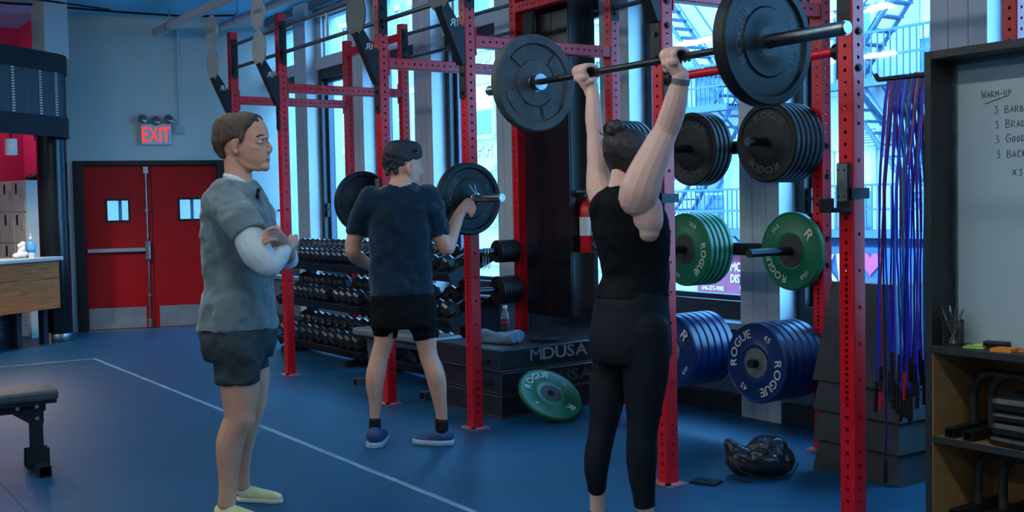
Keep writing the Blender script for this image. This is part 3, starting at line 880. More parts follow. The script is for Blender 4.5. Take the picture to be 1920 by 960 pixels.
pr = make_plate('bumper_plate', 'large black bumper plate on the near end of the overhead barbell', (b1x+0.69+t2/2, 3.05, 1.9978), ROT_BAR, 0.232, t2, 'bumper', M_RUBBER, None, BT2, m_text=M_PRINTDIM)
m = MB(); m.lathe([(0.026, h), (0.055, h), (0.06, h-0.004), (0.06, h*0.5)], 40, 0, T(0, 0, t2/2-h+0.001)); m.build('hub', mat('rusty_hub', (0.035, 0.03, 0.028), 0.55, 0.5, noise=0.5, scale=80), pr, smooth=True)
b2x = -6.545
barbell('barbell racked in front of the man in the navy shirt', b2x, 3.655, 1.474, True)
make_plate('bumper_plate', 'black bumper plate on the racked barbell where the clip is', (b2x+0.69+0.03, 3.655, 1.4728), ROT_BAR, RB, 0.058, 'bumper', M_RUBBER, None, BT2, m_text=M_PRINTDIM)
make_plate('bumper_plate', 'thin black inner plate of the racked barbell behind the clip plate', (b2x-0.69-0.025, 3.655, 1.4728), ROT_BAR, RB, 0.048, 'bumper', M_RUBBER, None, None)['label'] = 'black bumper plate on the far end of the racked barbell behind the man'
cl = thing('spring_clip', 'steel spring collar the man squeezes onto the racked barbell', 'barbell clip', (b2x+0.80, 3.655, 1.474))
m = MB()
pts = []
for k in range(40):
    a = k/40*2*PI*2.6
    pts.append((0.022*k/40, 0.030*math.cos(a), 0.030*math.sin(a)))
m.tube(pts, 0.004, 6); m.build('coil', M_CHROME, cl, smooth=True)
for s_ in (-1, 1):
    MB().tube([(0.011+0.011*s_, 0.0, 0.030), (0.011+0.02*s_, -0.02, 0.06), (0.011+0.03*s_, -0.03, 0.085)], 0.0045, 6).build('handle', M_CHROME, cl, smooth=True)
# clips hanging under the upper change plates
for k, (dy, dz) in enumerate(((-0.27, 0), (-0.245, -0.01), (-0.295, -0.015))):
    m = MB()
    y0 = PEG_Y+dy
    m.tube([(FX[2]+0.028, y0, 1.075), (FX[2]+0.02, y0+0.005, 1.10), (FX[2], y0, 1.104), (FX[2]-0.02, y0+0.005, 1.10), (FX[2]-0.028, y0, 1.075), (FX[2]-0.02, y0+0.01, 1.02), (FX[2]-0.012, y0, 0.965+dz), (FX[2], y0-0.012, 0.955+dz), (FX[2]+0.012, y0, 0.965+dz), (FX[2]+0.02, y0-0.01, 1.02)], 0.003, 6, closed=True)
    tag(m.build('spring_clip', M_CHROME, smooth=True), 'bent wire clip hanging from the peg of small change plates', 'barbell clip', 'wire clips on the peg')
# green plate leaning on the foam boxes
gp = make_plate('bumper_plate', 'green bumper plate leaning against the stack of black foam boxes', (0, 0, 0), (0, 0, 0), RB, 0.036, 'competition', M_GREEN, M_HUBBROWN, [('ROGUE', 0.046, 0.165, 88, 1.15), ('R', 0.05, 0.165, -82, 1.3), ('10', 0.02, 0.16, 0, 1), ('10', 0.02, 0.16, 180, 1)], hub_r=0.075)

def bake(o):
    """apply an object's modifiers once"""
    dg = bpy.context.evaluated_depsgraph_get()
    me = bpy.data.meshes.new_from_object(o.evaluated_get(dg))
    me.name = o.name
    o.modifiers.clear()
    o.data = me
    return o

# ================================================================ floor line
tp = thing('floor_tape', 'worn pale tape line marking out the lane on the rubber floor', 'tape line')
M_TAPE = mat('worn_tape', lin(128, 168, 190), 0.6, col2=(0.10, 0.15, 0.19), scale=9, stretch=(0.35, 3, 1))
for k in range(8):
    x0 = -11.33+k*1.25
    MB().box(x0, x0+1.243, 2.690+0.002*(k % 3), 2.728+0.002*(k % 2), 0.0, 0.0012).build('strip', M_TAPE, tp)
for k in range(4):
    MB().box(-11.345, -11.305, 2.728-(k+1)*1.1, 2.728-k*1.1-0.006, 0.0, 0.0012).build('strip', M_TAPE, tp)
sm = MB().box(-9.2, -3.6, 1.02, 1.024, 0.0, 0.0007).build('trim_40', mat('seam', (0.008, 0.009, 0.01), 0.7)); structure(sm, 'thin seam between two rubber floor rolls')

# ================================================================ tall black wall box, extinguisher
t = thing('tall_cabinet', 'tall black cabinet hung on the wall between the windows', 'cabinet', (-6.965, 5.10, 0.56))
m = MB(); m.box(-0.305, 0.305, 0, 0.249, 0, 3.1); m.build('body', mat('satin_black_laminate', (0.006, 0.0065, 0.008), 0.28, noise=0.3, scale=1.2), t, bevel=0.004)
for (a, b, lab) in ((-0.30, -0.105, ''), (-0.10, 0.10, ''), (0.105, 0.30, '')):
    MB().box(a, b, -0.012, 0, 0.01, 3.09).build('door', mat('satin_black_door', (0.008, 0.009, 0.011), 0.22, noise=0.3, scale=1.0), t, bevel=0.002)
t = thing('fire_extinguisher', 'red fire extinguisher with a white label behind the woman', 'fire extinguisher', (-6.585, 5.20, 1.06))
MB().lathe([(0, 0), (0.06, 0), (0.068, 0.012), (0.068, 0.33), (0.055, 0.37), (0.02, 0.395), (0.018, 0.42), (0, 0.42)], 28).build('cylinder', mat('extinguisher_red', lin(200, 14, 22), 0.3), t, smooth=True)
m = MB(); m.box(-0.02, 0.02, -0.05, 0.03, 0.42, 0.45); m.box(-0.012, 0.012, -0.12, 0.0, 0.455, 0.47); m.build('valve', M_BLACKSTEEL, t)
m = MB(); m.tube([(0, 0.02, 0.43), (0.06, 0.03, 0.40), (0.085, 0.0, 0.25), (0.08, -0.02, 0.08)], 0.011, 8); m.build('hose', M_BLACKSTEEL, t, smooth=True)
m = MB(); m.lathe([(0.0688, 0.13), (0.0688, 0.27)], 28); m.build('label', M_PRINT, t, smooth=True)
m = MB(); m.box(-0.03, 0.03, 0.069, 0.145, 0.2, 0.24); m.build('wall_bracket', M_BLACKSTEEL, t)

# ================================================================ foam boxes with the bottle, towel and plate on top
M_VINYL = mat('black_vinyl', (0.012, 0.014, 0.018), 0.33, noise=0.4, scale=6, bump=0.35, bscale=12, spec=0.6)
M_SCUFF = mat('scuffed_print', (0.20, 0.21, 0.21), 0.6)
def foam_box(z, dx, dy, rz, label, text_mode):
    t = thing('foam_box', label, 'plyo box', (-6.125+dx, 4.07+dy, z), (0, 0, rz))
    m = MB(); m.box(-0.76, 0, 0, 0.92, 0, 0.153)
    o = m.build('body', M_VINYL, t, bevel=0.012)
    m = MB()
    for (a, b) in (((0, 0, 0.145), (-0.76, 0, 0.145)), ((0, 0, 0.145), (0, 0.92, 0.145)), ((0, 0, 0.006), (0, 0.92, 0.006)), ((0, 0, 0.006), (-0.76, 0, 0.006)), ((0, 0, 0.004), (0, 0, 0.15))):
        m.tube([a, ((a[0]+b[0])/2, (a[1]+b[1])/2, (a[2]+b[2])/2), b], 0.0055, 6)
    m.build('seam_piping', mat('vinyl_piping', (0.03, 0.035, 0.04), 0.4), t, smooth=True)
    if text_mode:
        mm = Matrix(((0, 0, 1, 0.0022), (1, 0, 0, 0.52), (0, 1, 0, 0.045), (0, 0, 0, 1)))
        l_ = MB(); flat_text(l_, 'MDUSA', 0.082, mm, sx=1.35, gap=0.06)
        if text_mode == 1:
            l_.v = [(v[0], v[1], v[2]+0.012) for v in l_.v]
        l_.build('lettering', M_SCUFF if text_mode == 1 else mat('faded_print', (0.05, 0.06, 0.068), 0.55), t)
        MB().box(-0.30, -0.12, -0.012, -0.004, 0.05, 0.075).build('handle', M_BLACKSTEEL, t, bevel=0.003)
    return t
foam_box(0.0, 0.0, 0.0, 0.03, 'bottom black vinyl foam box of the stack of three', 0)
foam_box(0.1545, -0.015, 0.01, 0.0, 'middle black vinyl foam box of the stack of three', 2)
foam_box(0.309, -0.01, -0.005, 0.045, 'top black vinyl foam box with scuffed white lettering', 1)
t = thing('water_bottle', 'clear plastic water bottle with a dark label on the foam boxes', 'bottle', (-6.70, 4.50, 0.4645))
pet = bpy.data.materials.new('clear_plastic'); pet.use_nodes = True
_p = pet.node_tree.nodes['Principled BSDF']; _p.inputs['Base Color'].default_value = (0.75, 0.85, 0.9, 1); _p.inputs['Roughness'].default_value = 0.08; _p.inputs['Transmission Weight'].default_value = 0.85; _p.inputs['IOR'].default_value = 1.25
MB().lathe([(0, 0), (0.03, 0), (0.034, 0.01), (0.034, 0.06), (0.032, 0.075), (0.034, 0.09), (0.034, 0.14), (0.026, 0.175), (0.014, 0.2), (0.014, 0.215)], 24).build('body', pet, t, smooth=True)
MB().lathe([(0.0345, 0.025), (0.0345, 0.135)], 24).build('label', mat('bottle_label', (0.02, 0.02, 0.03), 0.4), t, smooth=True)
MB().lathe([(0.0349, 0.105), (0.0349, 0.125)], 24).build('label_band', mat('bottle_label_red', (0.35, 0.03, 0.04), 0.4), t, smooth=True)
MB().lathe([(0.0155, 0.212), (0.0155, 0.234), (0, 0.234)], 20).build('cap', M_WHITEMETAL, t, smooth=True)
t = thing('towel', 'rolled grey-blue towel lying on the top foam box', 'towel', (-6.48, 4.30, 0.4645), (0, 0, 0.35))
m = MB()
for k in range(3):
    pts = []
    for q in range(9):
        f = q/8
        pts.append((-0.16+0.32*f, 0.02*math.sin(f*5+k*2)+(k-1)*0.035, 0.04+0.012*math.sin(f*7+k)))
    m.tube(pts, [0.036+0.006*math.sin(q*1.7+k) for q in range(9)], 12)
m.box(-0.15, 0.15, -0.06, 0.06, 0, 0.03)
o = m.build('cloth', mat('towel_cloth', lin(86, 112, 130), 0.9, noise=0.15, scale=12, bump=0.5, bscale=60, sheen=0.3), t)
r_ = o.modifiers.new('r', 'REMESH'); r_.mode = 'VOXEL'; r_.voxel_size = 0.007; r_.use_smooth_shade = True
s_ = o.modifiers.new('s', 'SMOOTH'); s_.iterations = 5
bake(o)
make_plate('change_plate', 'small black change plate lying flat on the top foam box', (-6.36, 4.60, 0.475), (0, 0, 0), 0.105, 0.02, 'iron', M_RUBBER, None, None)
# leaning green plate: tilted about the y axis, lower edge on the floor
al = math.radians(40)
tx = -5.755
gp.rotation_euler = (Matrix.Rotation(al, 3, 'Y') @ Matrix.Rotation(math.radians(112), 3, 'Z')).to_euler()
gp.location = (tx-0.225*math.cos(al), 4.33, 0.225*math.sin(al)+0.018*math.cos(al))

# ================================================================ dumbbell racks
M_HEX = mat('hex_head_rubber', (0.014, 0.016, 0.02), 0.30, noise=0.3, scale=20, spec=0.6)
def hex_dumbbell_mesh(s):
    hd = MB()
    poly = [(0.062*s*math.cos(PI/3*k+PI/6), 0.062*s*math.sin(PI/3*k+PI/6)) for k in range(6)]
    poly2 = [(x*0.8, y*0.8) for x, y in poly]
    L = 0.085*s
    n = 6
    vs_ = [(x, y, -L/2) for x, y in poly2]+[(x, y, -L*0.3) for x, y in poly]+[(x, y, L*0.3) for x, y in poly]+[(x, y, L/2) for x, y in poly2]
    fs_ = [tuple(range(5, -1, -1)), tuple(range(18, 24))]
    for a in range(3):
        for k in range(n):
            fs_.append((a*6+k, a*6+(k+1) % n, (a+1)*6+(k+1) % n, (a+1)*6+k))
    hd.add(vs_, fs_, 0, RX(PI/2) @ RZ(0))
    return hd.mesh('head', M_HEX)
HEADS = {}
def dumbbell(x, y, z, s, tilt, label, group):
    key = round(s, 2)
    if key not in HEADS:
        g = MB(); g.tube([(0, -0.075, 0), (0, -0.03, 0), (0, 0, 0), (0, 0.03, 0), (0, 0.075, 0)], [0.013, 0.015, 0.0165, 0.015, 0.013], 10)
        HEADS[key] = (hex_dumbbell_mesh(s), g.mesh('handle', M_CHROME, True))
    d_ = thing('hex_dumbbell', label, 'dumbbell', (x, y, z), (tilt, 0, random.uniform(-0.06, 0.06)), group)
    off = 0.062+0.042*s
    for k in (-1, 1):
        link('head', HEADS[key][0], d_, loc=(0, k*off, 0))
    link('handle', HEADS[key][1], d_)
TRAY_T = math.radians(24)
def db_rack(x0, x1, label, tiers):
    t = thing('dumbbell_rack', label, 'dumbbell rack', ((x0+x1)/2, 4.62, 0))
    L = (x1-x0)/2
    for sx in (-1, 1):
        xx = sx*(L-0.22)
        m = MB(); m.box(xx-0.035, xx+0.035, 0.02, 0.12, 0.05, 1.02); m.build('post', M_BLACKSTEEL, t, bevel=0.004)
        m = MB(); m.box(xx-0.035, xx+0.035, -0.27, 0.26, 0.0, 0.055); m.build('foot', M_BLACKSTEEL, t, bevel=0.004)
    for z in tiers:
        M_ = T(0, -0.02, z) @ RX(TRAY_T)
        m = MB()
        m.box(-L, L, -0.21, -0.18, -0.04, 0.03, 0, M_); m.box(-L, L, 0.18, 0.21, -0.04, 0.03, 0, M_); m.box(-L, L, -0.18, 0.18, -0.04, -0.03, 0, M_)
        tr = m.build('tray', M_BLACKSTEEL, t, bevel=0.003)
        for sx in (-1, 1):
            MB().box(sx*L-0.004, sx*L+0.004, -0.22, 0.22, -0.06, 0.035, 0, M_).build('tray_end', M_BLACKSTEEL, tr)
    return t
TIERS = (0.19, 0.60, 0.965)
db_rack(-10.75, -8.87, 'three-tier black dumbbell rack below the windows behind the grey-shirted man', TIERS)
db_rack(-8.74, -7.31, 'three-tier black dumbbell rack behind the man in the navy shirt', TIERS)
TN = {0: 'lowest', 1: 'middle', 2: 'top'}
for ri, (x0, x1, where) in enumerate(((-10.70, -8.92, 'rack behind the grey-shirted man'), (-8.69, -7.36, 'rack behind the navy-shirted man'))):
    for ti, z in enumerate(TIERS):
        s = (1.3, 1.15, 1.0)[ti]
        n = int((x1-x0)/(0.118*s))
        for k in range(n):
            if (ri, ti, k) in ((0, 1, 8), (1, 0, 3), (1, 2, 9), (1, 1, 5)):
                continue
            x = x0+0.07+(x1-x0-0.14)*k/(n-1)
            lift = 0.03+0.055*s
            y_ = 4.60-math.sin(TRAY_T)*lift; z_ = z+math.cos(TRAY_T)*lift
            dumbbell(x, y_, z_-0.012, s*random.uniform(0.96, 1.0), TRAY_T, 'black hex dumbbell on the %s tray of the %s' % (TN[ti], where), '%s tray, %s' % (TN[ti], where))

# ================================================================ benches
def flat_bench(label, loc, rz, L, pad_m, leg_m, near=False):
    t = thing('weight_bench', label, 'bench', loc, (0, 0, rz))
    o = MB().box(0, L, -0.14, 0.14, 0.405, 0.465).build('pad', pad_m, t, bevel=0.018)
    MB().box(0.01, L-0.01, -0.12, 0.12, 0.388, 0.406).build('pad_board', M_BLACKSTEEL, t)
    MB().box(0.05, L-0.05, -0.03, 0.03, 0.335, 0.388).build('spine', leg_m, t, bevel=0.003)
    for k, x in enumerate((0.10, L-0.10)):
        s_ = 1 if k == 0 else -1
        lg = MB().box(x-0.032, x+0.032, -0.032, 0.032, 0.05, 0.336).build('leg', leg_m, t, bevel=0.003)
        m = MB(); m.add([(x-0.035*s_, -0.038, 0.385), (x+0.14*s_, -0.038, 0.385), (x+0.14*s_, -0.038, 0.345), (x+0.035*s_, -0.038, 0.27), (x-0.035*s_, -0.038, 0.27), (x-0.035*s_, -0.033, 0.385), (x+0.14*s_, -0.033, 0.385), (x+0.14*s_, -0.033, 0.345), (x+0.035*s_, -0.033, 0.27), (x-0.035*s_, -0.033, 0.27)], [(0, 1, 2, 3, 4), (9, 8, 7, 6, 5), (0, 5, 6, 1), (1, 6, 7, 2), (2, 7, 8, 3), (3, 8, 9, 4), (4, 9, 5, 0)])
        m.add([(v[0], v[1]+0.071, v[2]) for v in m.v[:10]], [(0, 1, 2, 3, 4), (9, 8, 7, 6, 5), (0, 5, 6, 1), (1, 6, 7, 2), (2, 7, 8, 3), (3, 8, 9, 4), (4, 9, 5, 0)])
        m.build('gusset', leg_m, lg)
        for zz, dx in ((0.365, 0.10), (0.365, 0.0), (0.30, 0.0)):
            MB().cyl((x+dx*s_, -0.046, zz), (x+dx*s_, 0.046, zz), 0.011, n=8).build('bolt', M_CHROME, lg)
        w2 = 0.21 if near else 0.18
        m = MB()
        # hollow square foot tube
        for (a, b, c_, d_) in ((-0.032, 0.032, 0.0, 0.005), (-0.032, 0.032, 0.055, 0.06), (-0.032, -0.027, 0.005, 0.055), (0.027, 0.032, 0.005, 0.055)):
            m.box(x+a, x+b, -w2, w2, c_, d_)
        m.box(x-0.027, x+0.027, -0.05, 0.05, 0.005, 0.055)
        m.build('foot', leg_m, lg)
        for sy in (-1, 1):
            MB().box(x-0.06, x+0.06, sy*0.034-0.003, sy*0.034+0.003, 0.02, 0.13).build('foot_bracket', leg_m, lg)
    return t
M_PAD = mat('bench_vinyl', (0.05, 0.055, 0.06), 0.38, noise=0.2, scale=8, bump=0.12, bscale=140)
flat_bench('black flat weight bench standing alone on the open floor', (-6.57, 1.345, 0), -PI/2, 1.15, M_PAD, M_BLACKSTEEL, True)
flat_bench('grey topped bench behind the man in the navy shirt', (-8.15, 4.10, 0), 0.10, 1.12, mat('grey_bench_vinyl', (0.16, 0.18, 0.18), 0.4, noise=0.1, scale=10), mat('silver_bench_leg', (0.22, 0.24, 0.25), 0.35, 0.8))

# ================================================================ drawstring bag on the floor
t = thing('drawstring_bag', 'shiny black drawstring bag slumped on the floor between the rig posts', 'bag', (-4.0, 4.27, 0))
m = MB()
def ball(mb, c, r, n=14):
    prof = [(r[0]*math.sin(PI*k/10), -r[2]*math.cos(PI*k/10)) for k in range(11)]
    mb.lathe(prof, n, 0, T(*c) @ Matrix.Diagonal((1, r[1]/r[0], 1, 1)))
u_ = Vector((0.564, 0.826, 0))
for (f, z, a, b, c_) in ((0.02, 0.085, 0.13, 0.12, 0.085), (-0.08, 0.075, 0.10, 0.10, 0.075), (0.09, 0.075, 0.09, 0.10, 0.075), (0.05, 0.15, 0.09, 0.08, 0.055), (-0.13, 0.13, 0.055, 0.05, 0.045), (-0.16, 0.165, 0.03, 0.03, 0.03), (0.0, 0.15, 0.06, 0.07, 0.045)):
    ball(m, (u_.x*f, u_.y*f, max(z, c_)), (a, b, c_))
o = m.build('sack', mat('shiny_nylon', (0.02, 0.023, 0.027), 0.26, noise=0.3, scale=10, bump=0.9, bscale=9, spec=0.6), t)
r_ = o.modifiers.new('r', 'REMESH'); r_.mode = 'VOXEL'; r_.voxel_size = 0.008; r_.use_smooth_shade = True
s_ = o.modifiers.new('s', 'SMOOTH'); s_.iterations = 6
tx_ = bpy.data.textures.new('crumple', 'CLOUDS'); tx_.noise_scale = 0.07; tx_.noise_depth = 3
d_ = o.modifiers.new('d', 'DISPLACE'); d_.texture = tx_; d_.strength = 0.03; d_.mid_level = 0.5; d_.texture_coords = 'LOCAL'
bake(o)
for v in o.data.vertices:
    v.co.z = max(v.co.z, 0.001)
nrm_ = Vector((0.826, -0.564, 0))
for (pts) in ([(-0.15, 0.07, 0.17), (-0.17, 0.10, 0.10), (-0.13, 0.125, 0.05), (-0.05, 0.14, 0.015), (0.05, 0.15, 0.01), (0.13, 0.135, 0.03), (0.17, 0.1, 0.08)], [(-0.14, 0.08, 0.12), (-0.06, 0.12, 0.10), (0.0, 0.13, 0.14), (0.03, 0.1, 0.19), (0.06, 0.06, 0.21)], [(-0.17, 0.11, 0.012), (-0.12, 0.15, 0.01), (-0.08, 0.17, 0.008), (-0.13, 0.18, 0.008)]):
    MB().tube([tuple(u_*p[0]+nrm_*p[1]+Vector((0, 0, p[2]))) for p in pts], 0.0035, 6).build('cord', M_RUBBER, t, smooth=True)
t = MB().box(-0.07, 0.07, -0.05, 0.05, 0, 0.012).build('floor_pad', M_RUBBER, loc=(-4.05, 3.93, 0), rot=(0, 0, 0.4), bevel=0.003)
tag(t, 'small black rubber offcut on the floor behind the near red post', 'rubber pad')

# ================================================================ nested pyramid boxes
M_BOX = mat('black_painted_ply', (0.026, 0.030, 0.031), 0.55, noise=0.35, scale=9, bump=0.12, bscale=60)
def pyramid_box(z0, label, i):
    t = thing('pyramid_box', label, 'plyo box', (-3.655, 4.86, z0))
    H = 0.52; a0, a1 = 0.27, 0.195; d0, d1 = 0.27, 0.20
    m = MB()
    th = 0.018
    v = [(-a0, -d0, 0), (a0, -d0, 0), (a0, d0, 0), (-a0, d0, 0), (-a1, -d1, H), (a1, -d1, H), (a1, d1, H), (-a1, d1, H)]
    for q, nm in (((0, 1, 5, 4), 'front_panel'), ((1, 2, 6, 5), 'side_panel'), ((2, 3, 7, 6), 'back_panel'), ((3, 0, 4, 7), 'side_panel'), ((4, 5, 6, 7), 'top_panel')):
        P = [Vector(v[k]) for k in q]
        n_ = (P[1]-P[0]).cross(P[2]-P[0]).normalized()
        mm = MB(); mm.add(P+[p_-n_*th for p_ in P], [(0, 1, 2, 3), (7, 6, 5, 4), (0, 4, 5, 1), (1, 5, 6, 2), (2, 6, 7, 3), (3, 7, 4, 0)])
        mm.build(nm, M_BOX, t, bevel=0.002)
    return t
for k, lab in enumerate(('lowest of four nested black pyramid boxes, resting on the floor', 'second nested black pyramid box up from the floor', 'third nested black pyramid box, just under the top one', 'topmost nested black pyramid box with its full front showing')):
    pyramid_box(0.158*k, lab, k)

# ================================================================ whiteboard case with shelves
M_CASE = mat('black_case_paint', (0.016, 0.018, 0.019), 0.5, noise=0.4, scale=14, bump=0.1, bscale=50)
XL, XR, YC = -2.613, -0.9, 3.70
t = thing('whiteboard_case', 'tall black case holding a whiteboard over open plywood shelves', 'whiteboard', (XL, YC, 0))
WC = XR-XL; DC = 0.56
MB().box(0, 0.03, 0, DC, 0, 1.978).build('side_panel', M_CASE, t, bevel=0.004)
MB().box(WC-0.03, WC, 0, DC, 0, 1.978).build('side_panel', M_CASE, t, bevel=0.004)
MB().box(0.03, WC-0.03, 0, DC, 1.945, 1.978).build('top_panel', M_CASE, t, bevel=0.004)
MB().box(0.03, WC-0.03, 0, DC, 0.828, 0.858).build('ledge', M_CASE, t, bevel=0.003)
MB().box(0.03, WC-0.03, 0.15, 0.17, 0.858, 1.945).build('whiteboard', mat('whiteboard_enamel', lin(172, 186, 186), 0.22, noise=0.02, scale=2, coat=0.3), t)
m = MB(); m.box(0.03, 0.045, 0.135, 0.15, 0.858, 1.945); m.box(0.045, WC-0.03, 0.135, 0.15, 1.93, 1.945); m.build('board_trim', M_STEEL, t)
MB().box(0.03, WC-0.03, 0.40, 0.415, 0.03, 0.828).build('back_panel', M_PLY, t)
MB().box(0.03, 0.034, 0.004, 0.40, 0.03, 0.828).build('inner_lining', M_PLY, t)
for z in (0.485, 0.175):
    s_ = MB().box(0.034, WC-0.03, 0.012, 0.40, z, z+0.022).build('shelf', M_PLY, t)
    MB().box(0.034, WC-0.03, 0.0, 0.012, z, z+0.022).build('edge_strip', M_CASE, s_)
# handwriting: strokes on a unit grid
STROKE = {
 'W': [[(0, 1), (.25, 0), (.5, .7), (.75, 0), (1, 1)]], 'A': [[(0, 0), (.5, 1), (1, 0)], [(.2, .4), (.8, .4)]], 'R': [[(0, 0), (.05, 1), (.7, .95), (.75, .6), (.1, .5), (.9, 0)]],
 'M': [[(0, 0), (.1, 1), (.5, .35), (.85, 1), (1, 0)]], '-': [[(.1, .5), (.9, .5)]], 'U': [[(0, 1), (.1, .1), (.6, 0), (.9, 1)]], 'P': [[(.1, 0), (.1, 1), (.8, .9), (.8, .55), (.1, .45)]],
 '3': [[(.1, .95), (.75, .95), (.35, .58), (.8, .4), (.6, .03), (.05, .08)]], 'B': [[(.1, 0), (.1, 1), (.7, .9), (.65, .58), (.1, .52), (.85, .4), (.8, .05), (.1, 0)]],
 'E': [[(.9, 1), (.1, 1), (.1, 0), (.9, 0)], [(.1, .5), (.7, .5)]], 'L': [[(.1, 1), (.1, 0), (.85, .02)]], 'D': [[(.1, 0), (.1, 1), (.8, .7), (.8, .25), (.1, 0)]],
 'F': [[(.9, 1), (.1, 1), (.1, 0)], [(.1, .55), (.7, .55)]], 'O': [[(.5, 1), (.1, .6), (.2, .1), (.6, 0), (.9, .4), (.8, .9), (.5, 1)]], 'G': [[(.9, .85), (.4, 1), (.05, .5), (.3, 0), (.85, .1), (.85, .5), (.5, .48)]],
 'C': [[(.9, .85), (.4, 1), (.05, .5), (.3, 0), (.9, .12)]], 'K': [[(.1, 1), (.1, 0)], [(.85, 1), (.12, .5), (.9, 0)]], 'S': [[(.9, .9), (.3, 1), (.15, .65), (.8, .4), (.7, .05), (.05, .05)]],
 'x': [[(.1, .7), (.8, .1)], [(.8, .7), (.1, .1)]], 'T': [[(0, 1), (1, 1)], [(.5, 1), (.5, 0)]]}
wr = MB()
M_INK = mat('marker_ink', (0.008, 0.009, 0.012), 0.5)
def write_line():
    global wr
    h_ = wr.build('handwriting', M_INK, t); h_['kind'] = 'stuff'; wr = MB()
def scribble(text, x, z, h, slope=0.08):
    for i, ch in enumerate(text):
        if ch == ' ':
            x += h*0.5; continue
        hh = h*(1.35 if (i == 0 or text[i-1] == ' ') and ch != '3' else 1.0)*random.uniform(0.92, 1.08)
        for st_ in STROKE[ch]:
            pts = [Vector((x+px_*hh*0.62, 0.149, z+pz_*hh)) for px_, pz_ in st_]
            wr.tube(pts, 0.0013, 5)
        x += hh*0.62+h*0.2; z += slope*h*0.18
    return x
bx = lambda X: X-XL
scribble('WARM-UP', bx(-2.468), 1.795, 0.022); wr.tube([(bx(-2.455), 0.149, 1.772), (bx(-2.40), 0.149, 1.787), (bx(-2.36), 0.149, 1.795)], 0.0013, 5); write_line()
for (txt, X, z) in (('BARBELL', -2.375, 1.732), ('BRADFOR', -2.372, 1.677), ('GOOD MO', -2.37, 1.622), ('BACK S', -2.366, 1.566)):
    scribble('3', bx(X-0.042), z, 0.030); scribble(txt, bx(X), z, 0.023); write_line()
scribble('x3 SE', bx(-2.345), 1.497, 0.026); write_line()
wr.cyl((bx(-2.575), 0.1495, 1.28), (bx(-2.575), 0.151, 1.28), 0.003, n=8)
wr.build('ink_dot', M_INK, t)
# ledge: mesh pen cup, pens, sticky notes, eraser
M_MESH = mat('black_wire_mesh', (0.02, 0.022, 0.024), 0.5)
pc = thing('pen_cup', 'black wire mesh pen cup on the whiteboard ledge', 'pen cup', (-2.535, 3.765, 0.858))
m = MB()
for k in range(20):
    a = 2*PI*k/20
    for s_ in (1, -1):
        m.tube([(0.038*math.cos(a+s_*q*0.18), 0.038*math.sin(a+s_*q*0.18), 0.003+0.015*q) for q in range(7)], 0.0012, 4)
m.lathe([(0, 0), (0.04, 0), (0.04, 0.004), (0, 0.004)], 20); 
m.build('mesh_wall', M_MESH, pc)
m = MB(); m.tube([(0.039*math.cos(2*PI*k/20), 0.039*math.sin(2*PI*k/20), 0.095) for k in range(20)], 0.0028, 6, closed=True); m.build('rim', M_MESH, pc)
pens = [(-0.055, -0.01, 0.15, (0.12, 0.12, 0.13)), (-0.015, 0.0, 0.15, (0.55, 0.56, 0.56)), (0.012, 0.012, 0.155, (0.16, 0.17, 0.18)), (0.028, -0.008, 0.15, (0.08, 0.09, 0.1)), (0.045, 0.01, 0.14, (0.2, 0.2, 0.22)), (0.0, -0.02, 0.13, (0.04, 0.05, 0.06))]
for k, (dx, dy, zt, c_) in enumerate(pens):
    lab = ('grey pen leaning out sideways from the pen cup', 'white capped marker in the pen cup', 'grey pen in the middle of the pen cup', 'dark pen in the pen cup', 'grey pen leaning towards the whiteboard in the pen cup', 'short black pen at the front of the pen cup')[k]
    p_ = thing('pen', lab, 'pen', (-2.535-dx*0.25, 3.765-dy*0.4, 0.864))
    e_ = (dx*1.1, dy*1.3, zt-0.006)
    MB().cyl((0, 0, 0), (e_[0]*0.75, e_[1]*0.75, e_[2]*0.75), 0.0045, n=8).build('barrel', mat('pen_%d' % k, c_, 0.4), p_, smooth=True)
    MB().cyl((e_[0]*0.75, e_[1]*0.75, e_[2]*0.75), e_, 0.0052, 0.0035, n=8).build('cap', mat('pen_cap_%d' % k, tuple(q*0.6 for q in c_), 0.4), p_, smooth=True)
def notes(x, y, c_, h_, rz, label, s_=0.075):
    o = MB().box(-s_/2, s_/2, -s_/2, s_/2, 0, h_).build('sticky_notes', mat('note_%s' % label[:6], c_, 0.7), loc=(x, y, 0.858), rot=(0, 0, rz)); tag(o, label, 'sticky notes')
notes(-2.438, 3.765, lin(150, 190, 90), 0.006, 0.3, 'green pad of sticky notes on the whiteboard ledge')
notes(-2.43, 3.80, lin(205, 205, 90), 0.011, 0.1, 'yellow pad of sticky notes behind the green pad', 0.05)
notes(-2.31, 3.745, lin(226, 130, 40), 0.012, 0.15, 'orange pad of sticky notes on the ledge beside the eraser')
notes(-2.245, 3.80, lin(230, 120, 60), 0.006, -0.2, 'pale orange pad of sticky notes against the whiteboard')
e_ = thing('board_eraser', 'black whiteboard eraser between the sticky note pads', 'eraser', (-2.375, 3.80, 0.858), (0, 0, 0.2))
MB().box(-0.045, 0.045, -0.022, 0.022, 0, 0.01).build('felt', M_RUBBER, e_); MB().box(-0.045, 0.045, -0.022, 0.022, 0.01, 0.026).build('grip', M_BLACKSTEEL, e_, bevel=0.005)
